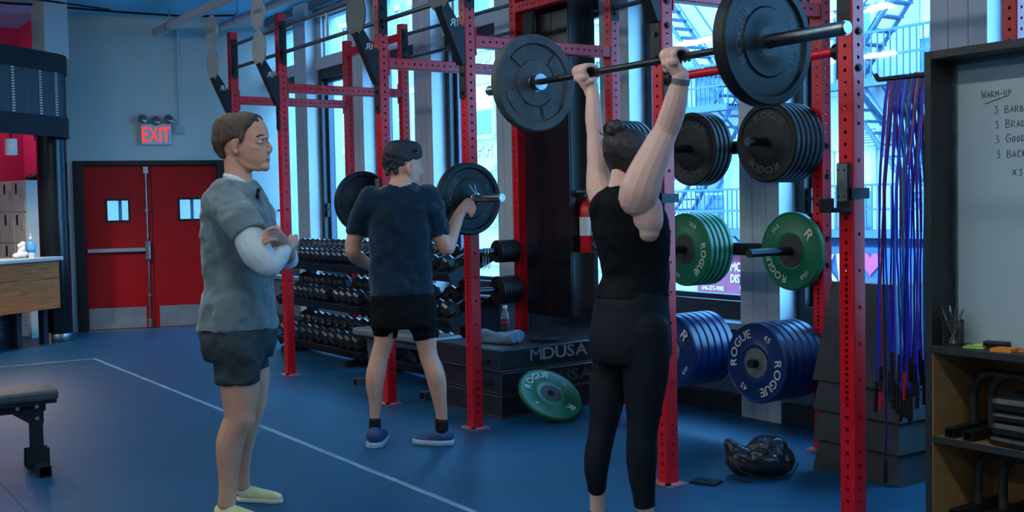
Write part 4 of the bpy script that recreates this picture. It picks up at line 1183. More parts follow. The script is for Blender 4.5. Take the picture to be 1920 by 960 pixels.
# parallettes: square foot tubes and arched padded handle
M_FOAMH = mat('black_foam_grip', (0.012, 0.013, 0.014), 0.75, bump=0.2, bscale=80)
def parallette(x, z, label, rz=0.0):
    p_ = thing('parallette', label, 'push-up bar', (x, 3.88, z), (0, 0, rz))
    for sx in (0.0, 0.27):
        m = MB()
        for (a, b, c_, d_) in ((-0.019, 0.019, 0, 0.004), (-0.019, 0.019, 0.034, 0.038), (-0.019, -0.015, 0.004, 0.034), (0.015, 0.019, 0.004, 0.034)):
            m.box(sx+a, sx+b, -0.16, 0.16, c_, d_)
        m.build('foot', M_BLACKSTEEL, p_)
    pts = [(0, 0, 0.038), (0, 0, 0.16), (0.012, 0, 0.20), (0.04, 0, 0.23), (0.08, 0, 0.242), (0.19, 0, 0.242), (0.23, 0, 0.23), (0.258, 0, 0.20), (0.27, 0, 0.16), (0.27, 0, 0.038)]
    MB().tube(pts, 0.017, 12).build('handle', M_FOAMH, p_, smooth=True)
parallette(-2.522, 0.507, 'black push-up bar on the upper shelf against the plywood side', 0.0)
parallette(-2.445, 0.507, 'black push-up bar on the upper shelf beside the folded pads', 0.0)
parallette(-2.505, 0.197, 'black push-up bar on the lower shelf against the plywood side', 0.0)
parallette(-2.40, 0.197, 'second black push-up bar on the lower shelf', 0.0)
M_PADV = mat('black_pad_vinyl', (0.016, 0.018, 0.02), 0.36, noise=0.2, scale=12, bump=0.15, bscale=30)
z = 0.507
for k, (h_, dx, lab) in enumerate(((0.04, 0.0, 'lowest folded black pad in the pile on the upper shelf'), (0.055, 0.005, 'second folded black pad in the pile on the upper shelf'), (0.035, 0.01, 'third folded black pad in the pile on the upper shelf'), (0.06, 0.0, 'folded black pad with a red patch on top of the pile'))):
    p_ = thing('folded_pad', lab, 'pad', (-2.215+dx, 3.84, z), (0, 0, 0.05*(k-1)))
    o = MB().box(-0.145, 0.17, -0.125, 0.14, 0, h_-0.002).build('pad', M_PADV, p_, bevel=h_*0.42)
    MB().tube([(-0.14, -0.124, h_*0.5), (0.0, -0.128, h_*0.5), (0.165, -0.124, h_*0.5)], 0.004, 6).build('zip', M_RUBBER, p_)
    if k == 3:
        MB().lathe([(0, 0), (0.05, 0)], 24, 0, T(0.03, -0.02, h_-0.0005)).build('patch', mat('patch_red', lin(170, 20, 24), 0.5), p_)
    z += h_

# ================================================================ skipping ropes on a hook
hk = MB(); hk.cyl((-2.62, 4.24, 1.945), (-3.24, 4.25, 1.965), 0.011, n=12); hk.cyl((-3.24, 4.25, 1.965), (-3.255, 4.25, 1.99), 0.011, n=12)
tag(hk.build('rope_hook', M_BLACKSTEEL, smooth=True), 'black steel hook bar on the side of the whiteboard case holding the ropes', 'hook')
RC = [mat('rope_blue', lin(24, 44, 190), 0.35, spec=0.6), mat('rope_navy', lin(22, 22, 96), 0.35), mat('rope_purple', lin(92, 28, 120), 0.35), mat('rope_red', lin(190, 24, 44), 0.35), mat('rope_teal', lin(20, 130, 140), 0.35), mat('rope_orange', lin(220, 110, 70), 0.4), mat('rope_sky', lin(60, 130, 220), 0.35)]
order = [0, 0, 3, 0, 1, 0, 2, 0, 0, 6, 0, 2, 4, 0, 1, 5, 0, 1, 2, 0]
cname = ['bright blue', 'navy', 'purple', 'red', 'teal', 'orange', 'sky blue']
rope_n = {}
for k, ci in enumerate(order):
    f = k/(len(order)-1)
    x0 = -3.185+0.20*f
    zt = 1.955+0.006*random.random()
    nm = thing('skipping_rope', 'hanging %s skipping rope with black handles in the cluster beside the whiteboard' % cname[ci], 'skipping rope', (x0, 4.25, zt), group='%s skipping ropes' % cname[ci])
    for side in (-1, 1):
        end = -random.uniform(1.22, 1.42)
        if k == 4 and side == -1: end = -1.72
        sx = random.uniform(-0.03, 0.03)
        pts = []
        N = 14
        for q in range(N+1):
            g = q/N
            bow = math.sin(g*PI)*random.uniform(0.6, 1.0)
            pts.append((sx*g+0.012*math.sin(g*6+k+side)*g, side*(0.014+0.055*min(1, g*3)+0.02*bow*math.sin(k*2.1)), end*g+(0.016 if q == 0 else 0)))
        if side == -1:
            pts[0] = (0, 0, 0.016)
        else:
            pts[0] = (0, 0, 0.016)
        MB().tube(pts, 0.0043, 6).build('cord', RC[ci], nm, smooth=True)
        e_ = Vector(pts[-1])
        hl = random.uniform(0.10, 0.13)
        m = MB(); m.cyl(e_+Vector((0, 0, 0.012)), e_-Vector((0.004, 0, hl)), 0.0085, 0.0105, n=10)
        for q in range(5):
            m.cyl(e_-Vector((0, 0, hl*(0.15+q*0.15))), e_-Vector((0, 0, hl*(0.15+q*0.15)+0.006)), 0.0115, n=10)
        m.build('handle', M_RUBBER if (k+side) % 13 else mat('handle_red', lin(200, 20, 30), 0.4), nm, smooth=True)

# ================================================================ reception corner
DA, DB = Vector((-11.75, 1.19, 0)), Vector((-12.975, 2.765, 0))
dv = (DB-DA); DL_ = dv.length; da = math.atan2(dv.y, dv.x)
t = thing('reception_desk', 'reception desk with worn timber front boards and a pale worktop', 'desk', tuple(DA), (0, 0, da))
# local x along the front, local +y is away from the gym floor
MB().add([(-0.05, -0.04, 0.925), (DL_+0.03, -0.04, 0.925), (DL_+0.03, 0.10, 0.925), (DL_-0.35, 0.55, 0.925), (-0.05, 0.55, 0.925), (-0.05, -0.04, 0.965), (DL_+0.03, -0.04, 0.965), (DL_+0.03, 0.10, 0.965), (DL_-0.35, 0.55, 0.965), (-0.05, 0.55, 0.965)], [(4, 3, 2, 1, 0), (5, 6, 7, 8, 9), (0, 1, 6, 5), (1, 2, 7, 6), (2, 3, 8, 7), (3, 4, 9, 8), (4, 0, 5, 9)]).build('worktop', mat('pale_worktop', lin(170, 185, 190), 0.35), t, bevel=0.006)
for (z0, z1, lab) in ((0.735, 0.922, 0), (0.395, 0.73, 1)):
    MB().box(-0.04, DL_, 0.0, 0.045, z0, z1).build('board', M_WOOD, t, bevel=0.004)
MB().box(-0.04, DL_-0.42, 0.20, 0.5, 0, 0.92).build('carcass', M_BLACKSTEEL, t)
m = MB()
for k in range(3):
    for a in range(9):
        for b in range(9):
            cx = DL_-0.25-k*0.42-a*0.022-(0.011 if b % 2 else 0); cz = 0.36-b*0.028
            m.cyl((cx, 0.196, cz), (cx, 0.199, cz), 0.007, n=6)
pm = m.build('perforated_panel', mat('perforation_shine', lin(120, 150, 165), 0.4, 0.4), t); pm['kind'] = 'stuff'
for k in range(4):
    MB().box(DL_-0.14-k*0.40, DL_-0.07-k*0.40, 0.12, 0.19, 0.0, 0.395).build('leg_panel', mat('desk_leg_panel', (0.05, 0.06, 0.07), 0.3, 0.5), t)
MB().box(DL_-0.16, DL_-0.145, 0.02, 0.04, 0, 0.13).build('door_stop', M_PLY, t)
DM = Matrix.Translation(DA) @ RZ(da)
# things on the worktop
q = DM @ Vector((DL_-0.22, 0.18, 0.965))
b_ = thing('sanitizer_bottle', 'blue hand sanitizer pump bottle on the reception desk', 'bottle', tuple(q))
clr = mat('sanitizer_gel', lin(90, 160, 205), 0.15, spec=0.6)
MB().lathe([(0, 0), (0.042, 0), (0.046, 0.01), (0.046, 0.15), (0.03, 0.175), (0.016, 0.18), (0.016, 0.2)], 24).build('body', clr, b_, smooth=True)
MB().lathe([(0.0465, 0.03), (0.0465, 0.09)], 24).build('label', mat('sanitizer_label', lin(40, 130, 200), 0.4), b_, smooth=True)
m = MB(); m.lathe([(0.018, 0.2), (0.018, 0.225), (0.006, 0.23), (0.006, 0.255), (0, 0.255)], 16); m.box(-0.045, 0.01, -0.008, 0.008, 0.248, 0.262); m.build('pump', M_WHITEMETAL, b_, smooth=True)
q = DM @ Vector((DL_-0.40, 0.16, 0.965))
b_ = thing('tissue_pack', 'crumpled white tissue pack on the reception desk', 'tissues', tuple(q), (0, 0, da))
m = MB()
for (x, z, r) in ((0, 0.035, 0.06), (0.05, 0.04, 0.05), (-0.06, 0.03, 0.05), (0.02, 0.10, 0.045), (0.04, 0.15, 0.035), (0.0, 0.13, 0.03)):
    ball(m, (x, 0, max(z, r*0.6)), (r, r*0.8, r*0.6 if z < 0.05 else r), 10)
o = m.build('tissue', mat('tissue_white', lin(222, 226, 228), 0.9, bump=0.6, bscale=20), b_)
r_ = o.modifiers.new('r', 'REMESH'); r_.mode = 'VOXEL'; r_.voxel_size = 0.009; d_ = o.modifiers.new('d', 'DISPLACE'); d_.texture = tx_; d_.strength = 0.03; d_.texture_coords = 'LOCAL'; bake(o)
for v in o.data.vertices: v.co.z = max(0, v.co.z)
q = DM @ Vector((DL_-0.30, 0.10, 0.965))
b_ = thing('cream_jar', 'small white jar on the reception desk by the pump bottle', 'jar', tuple(q))
MB().lathe([(0, 0), (0.035, 0), (0.035, 0.045), (0, 0.045)], 20).build('jar', M_WHITEMETAL, b_, smooth=True); MB().lathe([(0.037, 0.035), (0.037, 0.055), (0, 0.055)], 20).build('lid', mat('lid_pale', lin(205, 215, 220), 0.5), b_, smooth=True)
q = DM @ Vector((DL_-0.92, 0.2, 0.965))
b_ = MB().add([(-0.10, 0, 0), (0.10, 0, 0), (0.06, 0.08, 0.22), (-0.10, 0.08, 0.24), (-0.10, 0.10, 0), (0.10, 0.10, 0)], [(0, 1, 2, 3), (5, 4, 3, 2), (0, 3, 4), (1, 5, 2), (0, 4, 5, 1)]).build('paper_stand', M_WHITEMETAL, loc=tuple(q), rot=(0, 0, da)); tag(b_, 'white folded card standing on the reception desk', 'card')
# lockers
lk = thing('locker_unit', 'grey metal locker bank behind the reception desk', 'lockers', (-13.75, 2.60, 0), (0, 0, math.radians(14)))
M_LOCK = mat('locker_grey', lin(190, 200, 192), 0.45, noise=0.06, scale=4)
MB().box(-0.92, 0, 0, 0.27, 0, 1.835).build('cabinet', M_LOCK, lk)
ld = MB().box(0.008, 0.293, -0.014, 0, 0.006, 0.356).mesh('locker_door', M_LOCK)
sl_ = MB(); sl_.box(0.06, 0.105, -0.0165, -0.014, 0.21, 0.33); SLOT = sl_.mesh('louvre', M_BLACKSTEEL)
hd_ = MB().box(0.215, 0.245, -0.028, -0.014, 0.15, 0.25).mesh('handle', mat('locker_handle', lin(190, 195, 195), 0.35, 0.5))
for c_ in range(3):
    for r_ in range(5):
        d_ = link('locker_door', ld, lk, loc=(-0.92+0.305*c_, 0, 0.01+0.365*r_))
        link('louvre', SLOT, d_); link('handle', hd_, d_)
bd = MB()
for k in range(9):
    a = random.uniform(0, 2*PI); ball(bd, (random.uniform(-0.1, 0.12), random.uniform(-0.06, 0.06), 0.035), (random.uniform(0.05, 0.09), 0.05, 0.035), 10)
o = bd.build('clothes_pile', M_RUBBER, loc=(-13.95, 2.70, 1.835), rot=(0, 0, 0.3)); r_ = o.modifiers.new('r', 'REMESH'); r_.mode = 'VOXEL'; r_.voxel_size = 0.012; d_ = o.modifiers.new('d', 'DISPLACE'); d_.texture = tx_; d_.strength = 0.04; d_.texture_coords = 'LOCAL'; bake(o)
for v in o.data.vertices: v.co.z = max(0, v.co.z)
tag(o, 'dark bundle of clothes lying on top of the lockers', 'clothes')
# black corner column and curved perforated fascia above
M_GLOSS = mat('gloss_black_panel', (0.006, 0.008, 0.010), 0.2, noise=0.2, scale=2, spec=0.35)
M_BAND = mat('satin_black_band', (0.006, 0.008, 0.010), 0.5, noise=0.2, scale=2, spec=0.2)
cc = thing('corner_column', 'glossy black column at the reception corner beside the exit doors', 'column', (-13.24, 2.785, 0))
m = MB(); m.lathe([(0, 0), (0.16, 0), (0.16, 2.3), (0, 2.3)], 40); m.build('shaft', M_GLOSS, cc, smooth=True)
m = MB(); m.lathe([(0.165, 0), (0.168, 0.005), (0.168, 0.085), (0.165, 0.09), (0, 0.09)], 40); m.build('plinth', M_STEEL, cc, smooth=True)
fa = thing('perforated_fascia', 'curved black fascia with perforated metal panels above the reception desk', 'fascia', (-13.1, 2.42, 2.27))
def arc_wall(r, h0, h1, a0, a1, straight, n=20, th=0.03):
    m = MB()
    P = []
    # straight run first (towards the hall), then the rounded corner
    A0 = Vector((r*math.cos(a0), r*math.sin(a0), 0)); tan = Vector((math.sin(a0), -math.cos(a0), 0))
    P.append(A0+tan*straight)
    for k in range(n+1):
        a = a0+(a1-a0)*k/n
        P.append(Vector((r*math.cos(a), r*math.sin(a), 0)))
    vs_ = []; fs_ = []
    for i, p in enumerate(P):
        if i == 0: nr = A0.normalized()
        else: nr = p.normalized()
        for (rr, zz) in ((0, h0), (0, h1), (-th, h1), (-th, h0)):
            q = p+nr*rr; vs_.append((q.x, q.y, zz))
    for i in range(len(P)-1):
        for k in range(4):
            a, b = i*4+k, i*4+(k+1) % 4
            fs_.append((a, a+4, b+4, b))
    e = (len(P)-1)*4
    fs_ += [(0, 1, 2, 3), (e+3, e+2, e+1, e)]
    m.add(vs_, fs_)
    return m
A0_ = math.radians(38); A1_ = math.radians(150)
arc_wall(0.52, 0.0, 0.22, A0_, A1_, 2.2).build('lower_band', M_BAND, fa, smooth=True)
arc_wall(0.52, 0.70, 0.90, A0_, A1_, 2.2).build('upper_band', M_BAND, fa, smooth=True)
arc_wall(0.50, 0.22, 0.70, math.radians(62), A1_, 0.0).build('corner_panel', M_BAND, fa, smooth=True)
# perforated mesh: pale sheet with a procedural pattern of round holes
pf = bpy.data.materials.new('perforated_sheet'); pf.use_nodes = True
nt = pf.node_tree; b_ = nt.nodes['Principled BSDF']; b_.inputs['Metallic'].default_value = 0.3; b_.inputs['Roughness'].default_value = 0.5
vo = nt.nodes.new('ShaderNodeTexVoronoi'); vo.inputs['Scale'].default_value = 42; vo.inputs['Randomness'].default_value = 0.0
tc_ = nt.nodes.new('ShaderNodeTexCoord'); nt.links.new(tc_.outputs['Object'], vo.inputs['Vector'])
rp = nt.nodes.new('ShaderNodeValToRGB'); rp.color_ramp.elements[0].position = 0.30; rp.color_ramp.elements[0].color = (0.01, 0.012, 0.015, 1); rp.color_ramp.elements[1].position = 0.36; rp.color_ramp.elements[1].color = (0.05, 0.055, 0.06, 1)
nt.links.new(vo.outputs['Distance'], rp.inputs[0]); nt.links.new(rp.outputs[0], b_.inputs['Base Color'])
arc_wall(0.50, 0.22, 0.70, A0_, math.radians(62), 2.2, th=0.008).build('perforated_sheet', pf, fa, smooth=True)
M_STRIPE = mat('bright_perforated_strip', lin(190, 205, 215), 0.35, 0.5)
tanv = Vector((math.sin(A0_), -math.cos(A0_), 0)); a0v = Vector((math.cos(A0_), math.sin(A0_), 0))
for s_ in (-0.02, 0.22, 0.62, 1.1, 1.6):
    m = MB()
    for k in range(17):
        q = a0v*0.506+tanv*s_
        m.cbox((q.x, q.y, 0.235+k*0.028), (0.028, 0.028, 0.014), 0)
    m.build('light_strip', M_STRIPE, fa)
pl_ = MB().box(-0.14, 0.14, -0.14, 0.14, 0, CEIL_Z-3.16).build('ceiling_pillar', mat('pillar_paint', lin(160, 172, 176), 0.55, noise=0.05, scale=2), loc=(-13.15, 2.80, 3.16), rot=(0, 0, 0.28), bevel=0.004); tag(pl_, 'pale square pillar rising from the curved black fascia to the ceiling', 'pillar')
# dark canopy slab that the fascia hides, carries the pillar
cs = MB().prism([(-1.2, 0.3), (-0.3, 0.38), (0.05, 0.46), (0.28, 0.36), (0.40, 0.2), (1.66, -1.42), (0.6, -2.2), (-1.2, -0.5)], 0.06, 0).build('canopy_slab', M_BLACKSTEEL, fa, loc=(0, 0, 0.84)); 
# track lamp below the fascia
sl_ = thing('spot_lamp', 'white cylinder spot lamp hanging under the black fascia', 'lamp', (-12.36, 2.21, 2.22))
MB().lathe([(0, -0.17), (0.055, -0.17), (0.06, -0.16), (0.06, -0.005), (0.05, 0), (0, 0)], 24).build('shade', M_WHITEMETAL, sl_, smooth=True)
MB().tube([(0, 0, 0), (0, 0, 0.05), (-0.01, 0.01, 0.10), (-0.03, 0.02, 0.14)], 0.01, 8).build('stem', M_BLACKSTEEL, sl_, smooth=True)
lg = bpy.data.lights.new('spot_bulb', 'SPOT'); lg.energy = 85; lg.color = (1.0, 0.84, 0.68); lg.shadow_soft_size = 0.05; lg.spot_size = math.radians(165); lg.spot_blend = 0.6
lo = bpy.data.objects.new('spot_bulb', lg); C.objects.link(lo); lo.parent = sl_; lo.location = (0, 0, -0.19)
# pink lamp washing the crimson wall behind the desk
pk = thing('wall_washer', 'pink wall-washing lamp behind the reception desk', 'lamp', (-15.0, 1.9, 2.9))
MB().cyl((0, 0, 0), (0, 0, CEIL_Z-2.9), 0.01, n=8).build('stem', M_BLACKSTEEL, pk)
MB().lathe([(0.04, 0.0), (0.07, -0.1), (0.066, -0.1), (0.036, 0.0)], 20).build('shade', M_BLACKSTEEL, pk, smooth=True)
lg = bpy.data.lights.new('pink_bulb', 'POINT'); lg.energy = 26; lg.color = (1.0, 0.5, 0.72); lg.shadow_soft_size = 0.06
lo = bpy.data.objects.new('pink_bulb', lg); C.objects.link(lo); lo.parent = pk; lo.location = (0, 0, -0.13)

# ================================================================ people
# Each figure is a table of rounded limbs (x, y, z, radius) and stacked rings (x, y, z, half width, half depth),
# in metres from the point on the floor between its feet.
TRAINER = {
 'origin': (-4.970, 1.830, 0.0), 'lat': (0.7156, -0.6985, 0.0), 'fw': (0.6985, 0.7156, 0.0),
 'shirt': [
  ('loft', [(0.02, 0.021, 1.563, 0.085, 0.073), (0.016, 0.017, 1.544, 0.135, 0.094), (0.013, 0.013, 1.519, 0.185, 0.117), (0.012, 0.012, 1.477, 0.205, 0.135), (0.013, 0.013, 1.415, 0.205, 0.152), (0.016, 0.017, 1.316, 0.195, 0.165), (0.018, 0.018, 1.217, 0.18, 0.158), (0.018, 0.019, 1.118, 0.172, 0.151), (0.015, 0.015, 1.019, 0.178, 0.161), (0.011, 0.012, 0.944, 0.188, 0.171), (0.006, 0.006, 0.879, 0.192, 0.177)]),
  ('sleeve', [(0.133, -0.079, 1.484, 0.084), (0.196, -0.071, 1.428, 0.087), (0.257, -0.059, 1.368, 0.084), (0.3, -0.043, 1.314, 0.082)]),
  ('sleeve', [(-0.147, 0.065, 1.487, 0.084), (-0.171, 0.111, 1.414, 0.082), (-0.155, 0.156, 1.336, 0.079)]),
 ],
 'skin': [
  ('loft', [(0.022, 0.022, 1.551, 0.07, 0.06), (0.016, 0.016, 1.524, 0.13, 0.084), (0.013, 0.013, 1.477, 0.155, 0.102), (0.013, 0.013, 1.415, 0.16, 0.11), (0.015, 0.015, 1.217, 0.145, 0.112), (0.013, 0.013, 1.019, 0.145, 0.108), (0.009, 0.009, 0.819, 0.15, 0.108)]),
  ('limb', [(0.021, 0.021, 1.662, 0.062), (0.023, 0.023, 1.6, 0.062), (0.023, 0.024, 1.538, 0.07)]),
  ('loft', [(0.038, 0.039, 1.87, 0.03, 0.042), (0.04, 0.041, 1.862, 0.05, 0.07), (0.041, 0.042, 1.842, 0.064, 0.094), (0.042, 0.043, 1.813, 0.074, 0.111), (0.043, 0.044, 1.783, 0.077, 0.119), (0.043, 0.044, 1.764, 0.077, 0.121), (0.041, 0.042, 1.747, 0.075, 0.117), (0.044, 0.045, 1.722, 0.072, 0.117), (0.049, 0.05, 1.697, 0.069, 0.112), (0.055, 0.057, 1.675, 0.064, 0.106), (0.062, 0.063, 1.657, 0.058, 0.098), (0.069, 0.071, 1.64, 0.05, 0.083), (0.075, 0.077, 1.623, 0.042, 0.071), (0.077, 0.079, 1.61, 0.033, 0.056)]),
  ('limb', [(0.119, 0.122, 1.751, 0.008), (0.128, 0.131, 1.731, 0.008), (0.136, 0.139, 1.708, 0.01), (0.129, 0.132, 1.695, 0.011)]),
  ('limb', [(0.137, 0.123, 1.697, 0.009), (0.113, 0.133, 1.699, 0.009)]),
  ('limb', [(0.148, 0.1, 1.759, 0.009), (0.142, 0.117, 1.761, 0.009), (0.124, 0.127, 1.761, 0.008), (0.102, 0.133, 1.764, 0.009), (0.076, 0.129, 1.764, 0.009)]),
  ('limb', [(0.147, 0.067, 1.749, 0.004), (0.147, 0.085, 1.755, 0.005), (0.143, 0.102, 1.753, 0.004)]),
  ('limb', [(0.147, 0.067, 1.739, 0.004), (0.149, 0.087, 1.735, 0.005), (0.143, 0.102, 1.738, 0.004)]),
  ('limb', [(0.122, 0.053, 1.715, 0.017), (0.13, 0.076, 1.708, 0.017), (0.13, 0.096, 1.701, 0.015)]),
  ('limb', [(0.072, 0.01, 1.666, 0.017), (0.095, 0.046, 1.634, 0.017), (0.115, 0.089, 1.621, 0.017)]),
  ('limb', [(0.03, 0.114, 1.757, 0.004), (0.055, 0.122, 1.761, 0.005), (0.081, 0.127, 1.757, 0.004)]),
  ('limb', [(0.03, 0.113, 1.746, 0.004), (0.056, 0.123, 1.741, 0.005), (0.08, 0.127, 1.742, 0.004)]),
  ('limb', [(0.021, 0.093, 1.721, 0.017), (0.049, 0.107, 1.713, 0.017), (0.077, 0.116, 1.704, 0.015)]),
  ('limb', [(-0.02, 0.044, 1.671, 0.017), (0.022, 0.074, 1.637, 0.017), (0.074, 0.105, 1.623, 0.017)]),
  ('limb', [(0.127, 0.113, 1.626, 0.022), (0.102, 0.122, 1.627, 0.022)]),
  ('limb', [(0.123, -0.046, 1.474, 0.055), (0.273, -0.042, 1.321, 0.05), (0.36, 0.01, 1.187, 0.04)]),
  ('limb', [(0.086, 0.231, 1.2, 0.04), (0.178, 0.183, 1.239, 0.04), (0.266, 0.129, 1.274, 0.035), (0.315, 0.094, 1.298, 0.032)]),
  ('limb', [(0.335, 0.071, 1.214, 0.035), (0.285, 0.12, 1.239, 0.032), (0.244, 0.164, 1.258, 0.03), (0.181, 0.214, 1.275, 0.03)]),
  ('limb', [(0.315, 0.094, 1.298, 0.032), (0.345, 0.067, 1.318, 0.03)]),
  ('limb', [(0.362, 0.063, 1.337, 0.01), (0.405, 0.031, 1.348, 0.009), (0.421, 0.005, 1.344, 0.008), (0.41, -0.01, 1.335, 0.007)]),
  ('limb', [(0.361, 0.062, 1.323, 0.01), (0.4, 0.026, 1.33, 0.009), (0.416, 0, 1.327, 0.008), (0.404, -0.015, 1.318, 0.007)]),
  ('limb', [(0.36, 0.061, 1.309, 0.01), (0.398, 0.024, 1.313, 0.009), (0.414, -0.003, 1.309, 0.008), (0.402, -0.018, 1.3, 0.007)]),
  ('limb', [(0.36, 0.061, 1.295, 0.01), (0.401, 0.027, 1.297, 0.009), (0.417, 0.001, 1.293, 0.008), (0.405, -0.014, 1.284, 0.007)]),
  ('limb', [(0.329, 0.094, 1.315, 0.012), (0.344, 0.081, 1.339, 0.011), (0.348, 0.07, 1.353, 0.01)]),
  ('limb', [(0.18, 0.213, 1.295, 0.01), (0.144, 0.248, 1.305, 0.009), (0.086, 0.274, 1.296, 0.008)]),
  ('limb', [(0.179, 0.213, 1.281, 0.01), (0.146, 0.249, 1.288, 0.009), (0.088, 0.276, 1.279, 0.008)]),
  ('limb', [(0.179, 0.212, 1.267, 0.01), (0.145, 0.249, 1.271, 0.009), (0.087, 0.275, 1.261, 0.008)]),
  ('limb', [(0.179, 0.212, 1.253, 0.01), (0.143, 0.246, 1.253, 0.009), (0.085, 0.273, 1.244, 0.008)]),
  ('limb', [(0.236, 0.17, 1.265, 0.012), (0.222, 0.184, 1.291, 0.011), (0.196, 0.201, 1.308, 0.01)]),
  ('limb', [(0.092, -0.027, 0.83, 0.079), (0.113, -0.035, 0.686, 0.089), (0.115, -0.036, 0.588, 0.084), (0.114, -0.04, 0.527, 0.074), (0.113, -0.041, 0.478, 0.071), (0.097, -0.062, 0.427, 0.065), (0.083, -0.079, 0.363, 0.063), (0.078, -0.085, 0.294, 0.056), (0.074, -0.088, 0.219, 0.046), (0.071, -0.092, 0.143, 0.041), (0.066, -0.097, 0.083, 0.042)]),
  ('limb', [(-0.054, 0.066, 0.809, 0.079), (-0.06, 0.096, 0.678, 0.077), (-0.067, 0.103, 0.587, 0.07), (-0.083, 0.102, 0.503, 0.06), (-0.104, 0.094, 0.442, 0.055), (-0.141, 0.084, 0.347, 0.05), (-0.186, 0.082, 0.248, 0.043), (-0.215, 0.087, 0.15, 0.034), (-0.23, 0.093, 0.08, 0.035)]),
  ('limb', [(0.127, -0.013, 0.513, 0.025), (0.134, -0.006, 0.484, 0.022)]),
 ],
 'lips': [
  ('limb', [(0.141, 0.107, 1.66, 0.003), (0.138, 0.121, 1.663, 0.005), (0.128, 0.131, 1.664, 0.005), (0.11, 0.133, 1.664, 0.005), (0.088, 0.128, 1.662, 0.003)]),
  ('limb', [(0.14, 0.107, 1.658, 0.003), (0.136, 0.121, 1.655, 0.005), (0.126, 0.129, 1.654, 0.006), (0.11, 0.131, 1.656, 0.005), (0.088, 0.128, 1.661, 0.003)]),
 ],
 'ear': [
  ('limb', [(0.105, -0.005, 1.74, 0.006), (0.098, -0.012, 1.748, 0.007), (0.09, -0.021, 1.746, 0.008), (0.086, -0.025, 1.733, 0.008), (0.089, -0.022, 1.716, 0.008), (0.094, -0.017, 1.699, 0.008), (0.099, -0.012, 1.689, 0.008), (0.103, -0.008, 1.699, 0.006)]),
  ('limb', [(0.093, -0.013, 1.735, 0.011), (0.094, -0.012, 1.716, 0.011)]),
 ],
 'eye': [
  ('limb', [(0.139, 0.088, 1.745, 0.012)]),
  ('limb', [(0.063, 0.119, 1.75, 0.012)]),
 ],
 'brow_r': [
  ('limb', [(0.149, 0.067, 1.761, 0.003), (0.151, 0.084, 1.769, 0.004), (0.149, 0.108, 1.766, 0.003)]),
 ],
 'brow_l': [
  ('limb', [(0.028, 0.115, 1.77, 0.003), (0.052, 0.124, 1.776, 0.004), (0.087, 0.133, 1.77, 0.003)]),
 ],
 'hair': [
  ('loftb', [(0.035, 0.036, 1.878, 0.035, 0.037), (0.036, 0.037, 1.872, 0.06, 0.068), (0.034, 0.035, 1.857, 0.074, 0.091), (0.028, 0.029, 1.835, 0.082, 0.099), (0.022, 0.023, 1.806, 0.086, 0.099), (0.017, 0.017, 1.782, 0.087, 0.093), (0.008, 0.008, 1.763, 0.086, 0.082), (-0.012, -0.012, 1.746, 0.085, 0.052), (-0.022, -0.022, 1.725, 0.08, 0.034), (-0.021, -0.021, 1.695, 0.07, 0.024), (-0.014, -0.014, 1.668, 0.058, 0.013)]),
  ('limb', [(0.051, 0.024, 1.868, 0.015), (0.095, 0.048, 1.863, 0.015), (0.118, 0.069, 1.852, 0.012), (0.13, 0.084, 1.834, 0.006)]),
  ('limb', [(0.122, 0.012, 1.768, 0.011), (0.116, 0.006, 1.749, 0.009), (0.112, 0.003, 1.732, 0.005)]),
  ('limb', [(0.011, 0.039, 1.871, 0.015), (0.025, 0.075, 1.869, 0.015), (0.045, 0.098, 1.858, 0.012), (0.061, 0.112, 1.84, 0.006)]),
  ('limb', [(-0.039, 0.073, 1.779, 0.011), (-0.045, 0.067, 1.76, 0.009), (-0.047, 0.063, 1.742, 0.005)]),
 ],
 'undershirt': [
  ('limb', [(0.257, -0.059, 1.364, 0.055), (0.297, -0.047, 1.316, 0.067), (0.341, -0.022, 1.239, 0.072), (0.365, 0.008, 1.187, 0.055), (0.36, 0.025, 1.186, 0.052), (0.335, 0.071, 1.214, 0.047), (0.285, 0.12, 1.239, 0.04)]),
  ('limb', [(-0.153, 0.13, 1.375, 0.05), (-0.103, 0.181, 1.305, 0.06), (0.006, 0.236, 1.213, 0.06), (0.066, 0.239, 1.192, 0.05), (0.118, 0.221, 1.216, 0.045)]),
  ('limb', [(-0.047, 0.023, 1.583, 0.015), (-0.038, 0.05, 1.565, 0.015), (0.009, 0.073, 1.538, 0.014), (0.07, 0.072, 1.522, 0.012), (0.1, 0.038, 1.536, 0.014), (0.093, 0.001, 1.561, 0.015), (0.057, -0.028, 1.579, 0.015), (-0.019, -0.02, 1.589, 0.015), (-0.047, 0.023, 1.583, 0.015)]),
 ],
 'shorts': [
  ('loft', [(0.009, 0.009, 0.929, 0.175, 0.153), (0.008, 0.008, 0.869, 0.185, 0.163), (0.008, 0.008, 0.807, 0.187, 0.156), (0.011, 0.011, 0.749, 0.18, 0.145)]),
  ('sleeve', [(0.099, -0.027, 0.831, 0.114), (0.109, -0.031, 0.758, 0.109), (0.113, -0.035, 0.686, 0.104), (0.115, -0.037, 0.642, 0.102)]),
  ('sleeve', [(-0.059, 0.068, 0.808, 0.109), (-0.06, 0.082, 0.731, 0.099), (-0.058, 0.084, 0.674, 0.094)]),
 ],
 'shoe_near': [
  ('limb', [(0.047, -0.117, 0.05, 0.035), (0.079, -0.091, 0.048, 0.037), (0.134, -0.048, 0.038, 0.032), (0.186, -0.01, 0.027, 0.027), (0.212, 0.01, 0.023, 0.02)]),
 ],
 'shoe_far': [
  ('limb', [(-0.241, 0.097, 0.051, 0.035), (-0.214, 0.124, 0.041, 0.035), (-0.162, 0.164, 0.035, 0.03), (-0.122, 0.197, 0.03, 0.027), (-0.094, 0.219, 0.027, 0.022)]),
 ],
}
